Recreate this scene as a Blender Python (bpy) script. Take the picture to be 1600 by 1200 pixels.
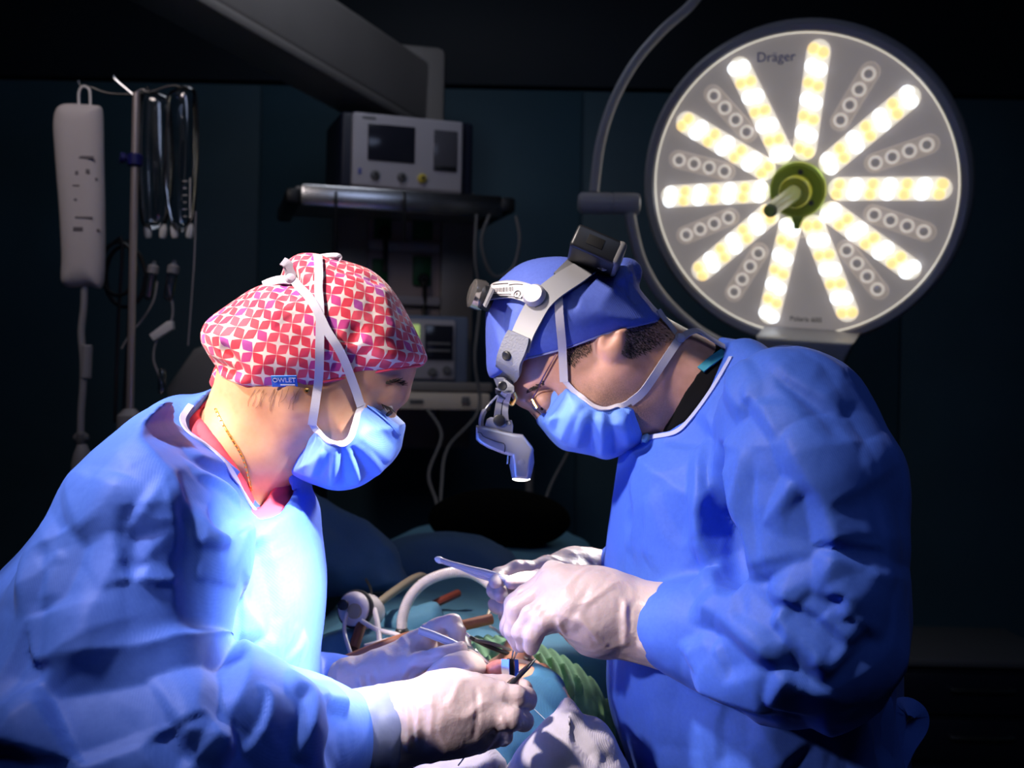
import bpy, bmesh, math, random
import numpy as np
from mathutils import Vector, Matrix
from mathutils.bvhtree import BVHTree

for _o in list(bpy.data.objects):
    bpy.data.objects.remove(_o, do_unlink=True)
SC = bpy.context.scene
COL = SC.collection
PI = math.pi

# ------------------------------------------------------------------ camera
FPX = 1800.0                       # focal length in pixels of the 1600 px wide frame
CAMZ = 1.40
ROLL = 0.02
RV = Vector((math.cos(ROLL), 0, math.sin(ROLL)))
UV_ = Vector((-math.sin(ROLL), 0, math.cos(ROLL)))
FV = Vector((0, 1, 0))
cam_d = bpy.data.cameras.new('camera')
cam = bpy.data.objects.new('camera', cam_d)
COL.objects.link(cam)
cam_d.sensor_width = 36.0
cam_d.lens = 36.0 * FPX / 1600.0
cam_d.clip_start = 0.05
cam_d.dof.use_dof = True
cam_d.dof.focus_distance = 1.09
cam_d.dof.aperture_fstop = 7.5
_m = Matrix((RV, UV_, -FV)).transposed().to_4x4()
_m.translation = Vector((0, 0, CAMZ))
cam.matrix_world = _m
SC.camera = cam


def at(px, py, Y):
    """world point seen at pixel (px, py) of the 1600x1200 frame at distance Y"""
    v = RV * ((px - 800) / FPX * Y) + UV_ * (-(py - 600) / FPX * Y) + FV * Y
    return Vector((v.x, v.y, v.z + CAMZ))


# ------------------------------------------------------------------ world, lights, exposure
SC.view_settings.view_transform = 'Standard'
SC.view_settings.look = 'None'
SC.view_settings.gamma = 1.0
SC.view_settings.exposure = 0.0
SC.view_settings.use_curve_mapping = False
wd = bpy.data.worlds.new('dim_theatre')
SC.world = wd
wd.use_nodes = True
wd.node_tree.nodes['Background'].inputs[0].default_value = (0.30, 0.45, 0.75, 1)
wd.node_tree.nodes['Background'].inputs[1].default_value = 0.035


def aim(o, target):
    d = Vector(target) - o.location
    o.rotation_euler = d.to_track_quat('-Z', 'Y').to_euler()


def spot(name, loc, target, power, color, deg, blend=0.6, radius=0.1):
    l = bpy.data.lights.new(name, 'SPOT')
    l.energy = power
    l.color = color
    l.spot_size = math.radians(deg)
    l.spot_blend = blend
    l.shadow_soft_size = radius
    o = bpy.data.objects.new(name, l)
    COL.objects.link(o)
    o.location = loc
    aim(o, target)
    return o


def area(name, loc, target, power, color, size):
    l = bpy.data.lights.new(name, 'AREA')
    l.shape = 'DISK'
    l.size = size
    l.energy = power
    l.color = color
    o = bpy.data.objects.new(name, l)
    COL.objects.link(o)
    o.location = loc
    aim(o, target)
    return o


# second operating lamp above the table, out of the frame, aimed at the wound
spot('overhead_operating_light', (-0.74, 0.84, 2.28), (-0.02, 1.20, 1.16), 150, (1.0, 0.88, 0.81), 48, 1.0, 0.05)
# third lamp head, right of the frame, on the assistant's chest
spot('side_operating_light', (0.58, 0.72, 2.10), (-0.225, 1.10, 1.16), 1250, (1.0, 0.94, 0.92), 12, 1.0, 0.05)
# the lamp in the picture shines past the surgeon's shoulder on the field
spot('operating_lamp_beam', (0.42, 2.12, 1.80), (-0.12, 1.22, 1.13), 130, (1.0, 0.95, 0.90), 26, 0.6, 0.12)
spot('added_gown_fill', (-0.86, 0.42, 1.66), (0.12, 1.12, 1.06), 62, (1.0, 0.84, 0.88), 15, 0.9, 0.04)  # added fill from the left for the surgeon's lower gown, no lamp known there
# dim room light
area('ceiling_room_light', (0.3, 0.1, 2.85), (0.15, 1.4, 1.1), 5, (0.55, 0.66, 1.0), 0.9)
area('ceiling_back_light', (-0.4, 2.7, 2.9), (-0.4, 3.6, 1.2), 2.6, (0.80, 0.86, 1.0), 0.6)
spot('added_equipment_fill', (-0.95, 1.55, 2.55), (-0.60, 3.0, 1.50), 14, (1.0, 0.88, 0.86), 72, 1.0, 0.2)  # added fill that brightens pendant, drip pole and bags, not a room fixture
# two added spots at far left, brightening the assistant's nape and the surgeon's head
spot('added_nape_spot', (-0.95, 0.62, 1.95), (-0.30, 1.13, 1.375), 130, (1.0, 0.80, 0.52), 12, 0.9, 0.04)
spot('added_head_spot', (-0.80, 0.50, 1.62), (0.018, 1.22, 1.41), 75, (1.0, 0.86, 0.76), 8.5, 0.8, 0.03)  # added narrow spot to brighten the surgeon's forehead


# ------------------------------------------------------------------ objects
WL = {}


def wl(o):
    return WL[o.name] if o is not None else Vector((0, 0, 0))


def link(o, parent, loc):
    COL.objects.link(o)
    if parent is not None:
        o.parent = parent
        o.location = loc - wl(parent)
    else:
        o.location = loc
    WL[o.name] = Vector(loc)


def mk(name, V, F, m, parent=None, smooth=True, auto=None):
    """one mesh object from world space vertices"""
    V = np.asarray(V, dtype=np.float32).reshape(-1, 3)
    c = (V.min(0) + V.max(0)) / 2
    me = bpy.data.meshes.new(name)
    if isinstance(F, np.ndarray) and F.ndim == 2:
        nf, k = F.shape
        me.vertices.add(len(V))
        me.vertices.foreach_set('co', (V - c).ravel())
        me.loops.add(nf * k)
        me.loops.foreach_set('vertex_index', F.ravel().astype(np.int32))
        me.polygons.add(nf)
        me.polygons.foreach_set('loop_start', np.arange(0, nf * k, k, dtype=np.int32))
        me.polygons.foreach_set('loop_total', np.full(nf, k, dtype=np.int32))
        me.update(calc_edges=True)
        me.validate()
    else:
        me.from_pydata((V - c).tolist(), [], [tuple(f) for f in F])
        me.validate()
    me.polygons.foreach_set('use_smooth', [smooth] * len(me.polygons))
    if auto is not None:
        me.set_sharp_from_angle(angle=math.radians(auto))
    if m is not None:
        me.materials.append(m)
    o = bpy.data.objects.new(name, me)
    link(o, parent, Vector(c.tolist()))
    return o


def thing(name, label, cat, loc, group=None):
    o = bpy.data.objects.new(name, None)
    o.empty_display_size = 0.05
    link(o, None, Vector(loc))
    o['label'] = label
    o['category'] = cat
    if group:
        o['group'] = group
    return o


def tag(o, label, cat, group=None):
    o['label'] = label
    o['category'] = cat
    if group:
        o['group'] = group
    return o


def struct(o):
    o['kind'] = 'structure'
    return o


class MB:
    """collects shapes, links them as ONE mesh"""

    def __init__(s):
        s.V = []
        s.F = []

    def add(s, V, F):
        n = len(s.V)
        s.V += [tuple(v) for v in V]
        s.F += [tuple(i + n for i in f) for f in F]
        return s

    def build(s, name, m, parent=None, smooth=True, auto=35):
        return mk(name, s.V, s.F, m, parent, smooth, auto)

    def box(s, c, size, R=None, bev=0.0, seg=2):
        bm = bmesh.new()
        bmesh.ops.create_cube(bm, size=1.0)
        for v in bm.verts:
            v.co = Vector((v.co.x * size[0], v.co.y * size[1], v.co.z * size[2]))
        if bev > 0:
            bmesh.ops.bevel(bm, geom=list(bm.edges), offset=bev, segments=seg, affect='EDGES', profile=0.5)
        s._bm(bm, c, R)
        return s

    def _bm(s, bm, c, R):
        M = R.to_4x4() if R is not None else Matrix.Identity(4)
        bm.verts.index_update()
        V = [Vector(c) + (M @ v.co) for v in bm.verts]
        F = [[v.index for v in f.verts] for f in bm.faces]
        bm.free()
        s.add(V, F)

    def prism(s, poly, y0, y1, R=None, c=(0, 0, 0), bev=0.0, seg=2):
        """2D polygon in local x,z pushed along local y"""
        bm = bmesh.new()
        a = [bm.verts.new((p[0], y0, p[1])) for p in poly]
        b = [bm.verts.new((p[0], y1, p[1])) for p in poly]
        n = len(poly)
        f1 = bm.faces.new(a)
        f2 = bm.faces.new(b[::-1])
        for i in range(n):
            j = (i + 1) % n
            bm.faces.new((a[j], a[i], b[i], b[j]))
        bmesh.ops.recalc_face_normals(bm, faces=list(bm.faces))
        if bev > 0:
            es = [e for e in bm.edges if any(f in (f1, f2) for f in e.link_faces)]
            bmesh.ops.bevel(bm, geom=es, offset=bev, segments=seg, affect='EDGES', profile=0.5)
        s._bm(bm, c, R)
        return s

    def tube(s, pts, r, n=10, cap=True, flat=None):
        pts = [Vector(p) for p in pts]
        rs = r if isinstance(r, (list, tuple)) else [r] * len(pts)
        m = len(pts)
        T = []
        for i in range(m):
            t = pts[min(i + 1, m - 1)] - pts[max(i - 1, 0)]
            T.append(t.normalized() if t.length > 1e-9 else Vector((0, 0, 1)))
        u = T[0].orthogonal().normalized()
        V = []
        for i in range(m):
            u = (u - T[i] * u.dot(T[i]))
            u = u.normalized() if u.length > 1e-6 else T[i].orthogonal().normalized()
            w = T[i].cross(u)
            for k in range(n):
                a = 2 * PI * k / n
                V.append(pts[i] + u * (math.cos(a) * rs[i]) + w * (math.sin(a) * rs[i]))
        F = []
        for i in range(m - 1):
            for k in range(n):
                k2 = (k + 1) % n
                F.append((i * n + k, i * n + k2, (i + 1) * n + k2, (i + 1) * n + k))
        if cap:
            F.append(tuple(range(n))[::-1])
            F.append(tuple((m - 1) * n + k for k in range(n)))
        s.add(V, F)
        return s

    def lathe(s, prof, c, axis=(0, 0, 1), n=32, cap=True):
        """profile (radius, height) turned around axis through c"""
        ax_ = Vector(axis).normalized()
        u = ax_.orthogonal().normalized()
        w = ax_.cross(u)
        V = []
        for (r, h) in prof:
            for k in range(n):
                a = 2 * PI * k / n
                V.append(Vector(c) + ax_ * h + u * (r * math.cos(a)) + w * (r * math.sin(a)))
        F = []
        m = len(prof)
        for i in range(m - 1):
            for k in range(n):
                k2 = (k + 1) % n
                F.append((i * n + k, i * n + k2, (i + 1) * n + k2, (i + 1) * n + k))
        if cap:
            F.append(tuple(range(n))[::-1])
            F.append(tuple((m - 1) * n + k for k in range(n)))
        s.add(V, F)
        return s

    def ribbon(s, pts, nrm, width, th=0.0008):
        """flat strip along pts, lying square to the normals"""
        pts = [Vector(p) for p in pts]
        m = len(pts)
        ws = width if isinstance(width, (list, tuple)) else [width] * m
        V = []
        for i in range(m):
            t = (pts[min(i + 1, m - 1)] - pts[max(i - 1, 0)]).normalized()
            n_ = Vector(nrm[i])
            n_ = (n_ - t * n_.dot(t)).normalized()
            b = t.cross(n_) * (ws[i] / 2)
            V += [pts[i] - b + n_ * th, pts[i] + b + n_ * th, pts[i] + b - n_ * th, pts[i] - b - n_ * th]
        F = []
        for i in range(m - 1):
            for k in range(4):
                k2 = (k + 1) % 4
                F.append((i * 4 + k, i * 4 + k2, (i + 1) * 4 + k2, (i + 1) * 4 + k))
        F.append((3, 2, 1, 0))
        e = (m - 1) * 4
        F.append((e, e + 1, e + 2, e + 3))
        s.add(V, F)
        return s


def cr(pts, n=8, closed=False):
    """Catmull-Rom through points (any dimension)"""
    P = np.array([list(p) for p in pts], dtype=float)
    m = len(P)
    out = []
    rng = range(m) if closed else range(m - 1)
    for i in rng:
        if closed:
            p0, p1, p2, p3 = P[(i - 1) % m], P[i], P[(i + 1) % m], P[(i + 2) % m]
        else:
            p0, p1, p2, p3 = P[max(i - 1, 0)], P[i], P[i + 1], P[min(i + 2, m - 1)]
        for k in range(n):
            t = k / n
            out.append(0.5 * ((2 * p1) + (-p0 + p2) * t + (2 * p0 - 5 * p1 + 4 * p2 - p3) * t * t + (-p0 + 3 * p1 - 3 * p2 + p3) * t ** 3))
    if not closed:
        out.append(P[-1])
    return np.array(out)


def atl(pts, Y=None):
    return [at(p[0], p[1], p[2] if len(p) > 2 else Y) for p in pts]


def rot_z(a):
    return Matrix.Rotation(a, 3, 'Z')


def frame(z, x_hint=(1, 0, 0)):
    """rotation whose local y looks along z-vector given (away), x near x_hint"""
    y = Vector(z).normalized()
    x = Vector(x_hint)
    x = (x - y * x.dot(y)).normalized()
    zz = x.cross(y)
    return Matrix((x, y, zz)).transposed()


def text_mesh(name, body, size, c, R, m, parent, extrude=0.0004, align='CENTER'):
    cu = bpy.data.curves.new(name, 'FONT')
    cu.body = body
    cu.size = size
    cu.extrude = extrude
    cu.align_x = align
    cu.align_y = 'CENTER'
    cu.resolution_u = 3
    o = bpy.data.objects.new(name, cu)
    COL.objects.link(o)
    me = bpy.data.meshes.new_from_object(o)
    bpy.data.objects.remove(o, do_unlink=True)
    n = len(me.vertices)
    co = np.empty(n * 3, dtype=np.float32)
    me.vertices.foreach_get('co', co)
    co = co.reshape(-1, 3)
    # text lies in x,y facing +z; local frame R: x right, y away from viewer, z up
    V = [Vector(c) + R @ Vector((p[0], -p[2], p[1])) for p in co]
    F = [tuple(p.vertices) for p in me.polygons]
    bpy.data.meshes.remove(me)
    return mk(name, V, F, m, parent, False)


# ------------------------------------------------------------------ materials
def nt(m):
    return m.node_tree.nodes, m.node_tree.links


def mat(name, col, rough=0.5, metal=0.0, var=0.0, vscale=30.0, bump=0.0, bscale=200.0, bdist=0.001,
        sss=0.0, sssr=(0.012, 0.005, 0.003), emis=None, estr=0.0, trans=0.0, alpha=1.0, sheen=0.0, col2=None, spec=0.5,
        detail=4.0, stretch=None, ior=1.45):
    m = bpy.data.materials.new(name)
    m.use_nodes = True
    N, L = nt(m)
    b = N['Principled BSDF']
    b.inputs['Base Color'].default_value = (*col, 1)
    b.inputs['Roughness'].default_value = rough
    b.inputs['Metallic'].default_value = metal
    b.inputs['Specular IOR Level'].default_value = spec
    b.inputs['IOR'].default_value = ior
    tc = N.new('ShaderNodeTexCoord')
    src = tc.outputs['Object']
    if stretch:
        mp = N.new('ShaderNodeMapping')
        mp.inputs['Scale'].default_value = stretch
        L.new(src, mp.inputs['Vector'])
        src = mp.outputs['Vector']
    if var > 0 or col2:
        no = N.new('ShaderNodeTexNoise')
        no.inputs['Scale'].default_value = vscale
        no.inputs['Detail'].default_value = detail
        L.new(src, no.inputs['Vector'])
        mx = N.new('ShaderNodeMix')
        mx.data_type = 'RGBA'
        c2 = col2 if col2 else tuple(max(0, c * (1 - var)) for c in col)
        mx.inputs[6].default_value = (*col, 1)
        mx.inputs[7].default_value = (*c2, 1)
        rp = N.new('ShaderNodeMapRange')
        rp.inputs[1].default_value = 0.35
        rp.inputs[2].default_value = 0.65
        L.new(no.outputs['Fac'], rp.inputs[0])
        L.new(rp.outputs[0], mx.inputs[0])
        L.new(mx.outputs[2], b.inputs['Base Color'])
    if bump > 0:
        nb = N.new('ShaderNodeTexNoise')
        nb.inputs['Scale'].default_value = bscale
        nb.inputs['Detail'].default_value = detail
        L.new(src, nb.inputs['Vector'])
        bp = N.new('ShaderNodeBump')
        bp.inputs['Strength'].default_value = bump
        bp.inputs['Distance'].default_value = bdist
        L.new(nb.outputs['Fac'], bp.inputs['Height'])
        L.new(bp.outputs[0], b.inputs['Normal'])
    if sss > 0:
        b.inputs['Subsurface Weight'].default_value = sss
        b.inputs['Subsurface Radius'].default_value = sssr
        b.inputs['Subsurface Scale'].default_value = 1.0
    if emis:
        b.inputs['Emission Color'].default_value = (*emis, 1)
        b.inputs['Emission Strength'].default_value = estr
    if trans > 0:
        b.inputs['Transmission Weight'].default_value = trans
    if alpha < 1:
        b.inputs['Alpha'].default_value = alpha
    if sheen > 0:
        b.inputs['Sheen Weight'].default_value = sheen
    return m


# ------------------------------------------------------------------ signed distance modelling
f32 = np.float32


def smin(a, b, k):
    if k <= 0:
        return np.minimum(a, b)
    h = np.maximum(k - np.abs(a - b), 0) / k
    return np.minimum(a, b) - h * h * (k * 0.25)


def smax(a, b, k):
    return -smin(-a, -b, k)


def v3(p):
    return np.array([p[0], p[1], p[2]], dtype=f32)


def seg(P, a, b, ra, rb):
    a = v3(a)
    b = v3(b)
    ba = b - a
    pa = P - a
    h = np.clip((pa @ ba) / max(float(ba @ ba), 1e-12), 0, 1)
    d = pa - h[:, None] * ba
    return np.sqrt(np.einsum('ij,ij->i', d, d)) - (ra + (rb - ra) * h)


def chain(P, pts, k=0.01):
    """pts: list of (point, radius)"""
    d = None
    for (a, ra), (b, rb) in zip(pts[:-1], pts[1:]):
        s = seg(P, a, b, ra, rb)
        d = s if d is None else smin(d, s, k)
    return d


def ell(P, c, r, R=None):
    q = P - v3(c)
    if R is not None:
        q = q @ np.array(R, dtype=f32)
    r = np.array(r, dtype=f32)
    k0 = np.sqrt(((q / r) ** 2).sum(1))
    k1 = np.sqrt(((q / (r * r)) ** 2).sum(1))
    return k0 * (k0 - 1) / np.maximum(k1, 1e-6)


class Poly2:
    """signed distance field of an outline (pixel points seen at distance Y0) in the x,z plane"""

    def __init__(s, pts, Y0, smooth=True, res=0.0025, pad=0.12, n=5):
        w = [at(p[0], p[1], Y0) for p in pts]
        q = [(p.x, p.z) for p in w]
        q = cr(q, n, True) if smooth else np.array(q)
        s.q = q
        lo = q.min(0) - pad
        hi = q.max(0) + pad
        s.lo = lo
        s.res = res
        nx, nz = (np.ceil((hi - lo) / res).astype(int) + 1)
        X, Z = np.meshgrid(lo[0] + res * np.arange(nx), lo[1] + res * np.arange(nz), indexing='ij')
        pts_ = np.stack([X.ravel(), Z.ravel()], 1).astype(f32)
        d = np.full(len(pts_), 1e9, dtype=f32)
        ins = np.zeros(len(pts_), dtype=bool)
        m = len(q)
        for i in range(m):
            a = q[i].astype(f32)
            b = q[(i + 1) % m].astype(f32)
            ba = b - a
            pa = pts_ - a
            h = np.clip((pa @ ba) / max(float(ba @ ba), 1e-12), 0, 1)
            e = pa - h[:, None] * ba
            d = np.minimum(d, e[:, 0] ** 2 + e[:, 1] ** 2)
            c = (a[1] > pts_[:, 1]) != (b[1] > pts_[:, 1])
            if b[1] != a[1]:
                xi = (b[0] - a[0]) * (pts_[:, 1] - a[1]) / (b[1] - a[1]) + a[0]
                ins ^= c & (pts_[:, 0] < xi)
        d = np.sqrt(d)
        d[ins] *= -1
        s.g = d.reshape(nx, nz)

    def __call__(s, x, z):
        fx = (x - s.lo[0]) / s.res
        fz = (z - s.lo[1]) / s.res
        nx, nz = s.g.shape
        cx = np.clip(fx, 0, nx - 1.001)
        cz = np.clip(fz, 0, nz - 1.001)
        out = np.hypot(fx - cx, fz - cz) * s.res
        i = cx.astype(np.int32)
        j = cz.astype(np.int32)
        u = (cx - i).astype(f32)
        v = (cz - j).astype(f32)
        g = s.g
        d = (g[i, j] * (1 - u) + g[i + 1, j] * u) * (1 - v) + (g[i, j + 1] * (1 - u) + g[i + 1, j + 1] * u) * v
        return d + out.astype(f32)


def inflate(P, poly, Yc, W, R):
    """outline swollen to a rounded body, half depth W, rim rounding R; Yc may be an array"""
    d2 = poly(P[:, 0], P[:, 2])
    u = np.maximum(R + d2, 0)
    v = np.abs(P[:, 1] - Yc)
    k0 = np.sqrt((u / R) ** 2 + (v / W) ** 2)
    k1 = np.sqrt((u / (R * R)) ** 2 + (v / (W * W)) ** 2)
    return (k0 * (k0 - 1) / np.maximum(k1, 1e-5)).astype(f32)


def extr(P, poly):
    return poly(P[:, 0], P[:, 2])


def axis(*segs):
    """grid coordinates from (start, end, step) runs"""
    out = [segs[0][0]]
    for a, b, st in segs:
        n = max(1, int(round((b - a) / st)))
        out += list(a + (b - a) * np.arange(1, n + 1) / n)
    return np.array(out, dtype=f32)


def sdf_mesh(f, xs, ys, zs, B=10, smooth=1, margin=2.4):
    """surface nets on a rectilinear grid; only blocks near the surface are sampled finely"""
    nx, ny, nz = len(xs), len(ys), len(zs)
    val = np.full((nx, ny, nz), 1.0, dtype=f32)
    bi = [range(0, n, B) for n in (nx, ny, nz)]

    def mid(a, i):
        return 0.5 * (a[i] + a[min(i + B, len(a) - 1)])

    C = []
    D = []
    I = []
    for i in bi[0]:
        for j in bi[1]:
            for k in bi[2]:
                I.append((i, j, k))
    I = np.array(I)

    def mids(a, idx):
        e = np.minimum(idx + B, len(a) - 1)
        return 0.5 * (a[idx] + a[e]), 0.5 * (a[e] - a[idx])

    cx, hx = mids(xs, I[:, 0])
    cy, hy = mids(ys, I[:, 1])
    cz, hz = mids(zs, I[:, 2])
    d = f(np.stack([cx, cy, cz], 1).astype(f32))
    diag = np.sqrt(hx ** 2 + hy ** 2 + hz ** 2)
    near = np.abs(d) < diag * margin + 0.004
    for n_ in range(len(I)):
        i, j, k = I[n_]
        if not near[n_] and d[n_] < 0:
            val[i:i + B, j:j + B, k:k + B] = -1
    idx = np.nonzero(near)[0]
    CH = 400
    for s in range(0, len(idx), CH):
        part = idx[s:s + CH]
        pts = []
        shp = []
        for n_ in part:
            i, j, k = I[n_]
            a, b, c = xs[i:i + B], ys[j:j + B], zs[k:k + B]
            g = np.empty((len(a), len(b), len(c), 3), dtype=f32)
            g[..., 0] = a[:, None, None]
            g[..., 1] = b[None, :, None]
            g[..., 2] = c[None, None, :]
            shp.append(g.shape[:3])
            pts.append(g.reshape(-1, 3))
        v = f(np.concatenate(pts))
        o = 0
        for n_, sh in zip(part, shp):
            i, j, k = I[n_]
            q = sh[0] * sh[1] * sh[2]
            val[i:i + sh[0], j:j + sh[1], k:k + sh[2]] = v[o:o + q].reshape(sh)
            o += q
    # closed hull: the border is outside
    val[0] = val[-1] = 1
    val[:, 0] = val[:, -1] = 1
    val[:, :, 0] = val[:, :, -1] = 1
    ins = val < 0
    cnt = np.zeros((nx - 1, ny - 1, nz - 1), dtype=np.uint8)
    for a in (0, 1):
        for b in (0, 1):
            for c in (0, 1):
                cnt += ins[a:nx - 1 + a, b:ny - 1 + b, c:nz - 1 + c]
    act = (cnt > 0) & (cnt < 8)
    ci, cj, ck = np.nonzero(act)
    ids = np.full(act.shape, -1, dtype=np.int32)
    ids[ci, cj, ck] = np.arange(len(ci))
    corners = [(a, b, c) for a in (0, 1) for b in (0, 1) for c in (0, 1)]
    edges = [(p, q) for p in corners for q in corners if p < q and sum(abs(x - y) for x, y in zip(p, q)) == 1]
    acc = np.zeros((len(ci), 3), dtype=f32)
    num = np.zeros(len(ci), dtype=f32)
    for p, q in edges:
        va = val[ci + p[0], cj + p[1], ck + p[2]]
        vb = val[ci + q[0], cj + q[1], ck + q[2]]
        sc = (va < 0) != (vb < 0)
        t = np.where(sc, va / np.where(sc, va - vb, 1), 0)
        pa = np.stack([xs[ci + p[0]], ys[cj + p[1]], zs[ck + p[2]]], 1)
        pb = np.stack([xs[ci + q[0]], ys[cj + q[1]], zs[ck + q[2]]], 1)
        acc += np.where(sc[:, None], pa + (pb - pa) * t[:, None], 0)
        num += sc
    V = acc / np.maximum(num, 1)[:, None]
    Q = []
    # x edges
    for ax_ in range(3):
        sl0 = [slice(None)] * 3
        sl1 = [slice(None)] * 3
        sl0[ax_] = slice(0, -1)
        sl1[ax_] = slice(1, None)
        A = ins[tuple(sl0)]
        Bb = ins[tuple(sl1)]
        e = np.nonzero(A != Bb)
        flip = A[e]
        o1, o2 = [a for a in range(3) if a != ax_]
        base = np.stack(e, 1)
        q = []
        for (d1, d2) in ((-1, -1), (0, -1), (0, 0), (-1, 0)):
            c = base.copy()
            c[:, o1] += d1
            c[:, o2] += d2
            q.append(ids[c[:, 0], c[:, 1], c[:, 2]])
        q = np.stack(q, 1)
        if ax_ == 1:
            flip = ~flip
        q[~flip] = q[~flip][:, ::-1]
        Q.append(q)
    Q = np.concatenate(Q)
    Q = Q[(Q >= 0).all(1)]
    for _ in range(smooth):
        V = lap(V, Q, 0.5)
    # outward facing
    a, b, c, d_ = (V[Q[:, i]] for i in range(4))
    vol = np.einsum('ij,ij->i', a - V.mean(0), np.cross(c - a, d_ - b)).sum()
    if vol < 0:
        Q = Q[:, ::-1].copy()
    return V, Q


def lap(V, Q, w=0.5):
    S = np.zeros_like(V)
    n = np.zeros(len(V), dtype=f32)
    for a, b in ((0, 1), (1, 2), (2, 3), (3, 0)):
        for x, y in ((a, b), (b, a)):
            for c in range(3):
                S[:, c] += np.bincount(Q[:, x], V[Q[:, y], c], len(V)).astype(f32)
            n += np.bincount(Q[:, x], minlength=len(V))
    return (V * (1 - w) + w * S / np.maximum(n, 1)[:, None]).astype(f32)


def vnormals(V, Q):
    a = V[Q[:, 2]] - V[Q[:, 0]]
    b = V[Q[:, 3]] - V[Q[:, 1]]
    fn = np.cross(a, b)
    N = np.zeros_like(V)
    for k in range(4):
        for c in range(3):
            N[:, c] += np.bincount(Q[:, k], fn[:, c], len(V)).astype(f32)
    return N / np.maximum(np.linalg.norm(N, axis=1), 1e-12)[:, None]


def bvh_of(V, Q):
    return BVHTree.FromPolygons(V.tolist(), Q.tolist())


CAMP = Vector((0, 0, CAMZ))


def hit(trees, px, py, lift=0.0, fallback=None):
    """first surface point seen at a pixel, its normal"""
    d = (at(px, py, 1.0) - CAMP).normalized()
    best = None
    for t in (trees if isinstance(trees, (list, tuple)) else [trees]):
        loc, nrm, _, dist = t.ray_cast(CAMP, d)
        if loc is not None and (best is None or dist < best[2]):
            if nrm.dot(d) > 0:
                nrm = -nrm
            best = (loc, nrm, dist)
    if best is None:
        if fallback is None:
            return None
        return at(px, py, fallback), Vector((0, -1, 0))
    return best[0] + best[1] * lift, best[1]


def hits(trees, pts, lift=0.001, n=6, fallback=None):
    P = []
    Nn = []
    for p in cr(pts, n):
        h = hit(trees, p[0], p[1], lift, fallback)
        if h:
            P.append(h[0])
            Nn.append(h[1])
    # calm the normals
    for _ in range(3):
        Nn = [(Nn[max(i - 1, 0)] + Nn[i] * 2 + Nn[min(i + 1, len(Nn) - 1)]).normalized() for i in range(len(Nn))]
        P = [P[i] if i in (0, len(P) - 1) else (P[i - 1] + P[i] * 2 + P[i + 1]) / 4 for i in range(len(P))]
    return P, Nn


_rng = np.random.RandomState(7)


def waves(P, scale, seed=0, n=9, stretch=(1, 1, 1)):
    """cheap smooth noise, about -1..1"""
    r = np.random.RandomState(seed)
    out = np.zeros(len(P), dtype=f32)
    Q = P * np.array(stretch, dtype=f32)
    for i in range(n):
        k = r.normal(size=3)
        k = k / np.linalg.norm(k) * scale * r.uniform(0.6, 1.5)
        out += np.sin(Q @ k.astype(f32) + r.uniform(0, 6.28)).astype(f32)
    return out / math.sqrt(n)


def facet(P, cell, seed=0, stretch=(1, 1, 1)):
    """random heights joined by flat facets (piecewise linear), about -1..1"""
    r = np.random.RandomState(seed)
    q, _ = np.linalg.qr(r.normal(size=(3, 3)))
    S = (P * np.array(stretch, dtype=f32)) @ q.astype(f32) / cell
    S = S + 0.28 * np.stack([waves(S, 1.3, seed + 1 + i, 5) for i in range(3)], 1)
    S = S + (S.sum(1) / 3)[:, None]
    I = np.floor(S).astype(np.int64)
    F = S - I
    o = np.argsort(-F, axis=1)
    fs = np.take_along_axis(F, o, 1)

    def val(c):
        h = (c[:, 0] * 73856093) ^ (c[:, 1] * 19349663) ^ (c[:, 2] * 83492791) ^ (seed * 2654435761)
        h = (h ^ (h >> 13)) * 1274126177
        h = (h ^ (h >> 16)) & 0xffff
        return h / 32767.5 - 1
    c = I.copy()
    out = val(c) * (1 - fs[:, 0])
    n = np.arange(len(P))
    for k in range(3):
        c[n, o[:, k]] += 1
        out = out + val(c) * (fs[:, k] - (fs[:, k + 1] if k < 2 else 0))
    return out.astype(f32)


def soft_normals(V, Q, n=8):
    N = vnormals(V, Q)
    for _ in range(n):
        N = lap(N, Q, 0.6)
    return N / np.maximum(np.linalg.norm(N, axis=1), 1e-9)[:, None]


def pl_dist(V, pts):
    """distance of vertices to a 3D polyline, place along it, offset and direction there"""
    d = np.full(len(V), 1e9, dtype=f32)
    t = np.zeros(len(V), dtype=f32)
    off = np.zeros_like(V)
    tan = np.zeros_like(V)
    m = len(pts) - 1
    for i in range(m):
        a = v3(pts[i])
        b = v3(pts[i + 1])
        ba = b - a
        pa = V - a
        h = np.clip((pa @ ba) / max(float(ba @ ba), 1e-12), 0, 1)
        e = pa - h[:, None] * ba
        dd = np.sqrt(np.einsum('ij,ij->i', e, e))
        u = dd < d
        d[u] = dd[u]
        t[u] = (i + h[u]) / m
        off[u] = e[u]
        tan[u] = ba / max(float(np.linalg.norm(ba)), 1e-9)
    return d, t, off, tan


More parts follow.
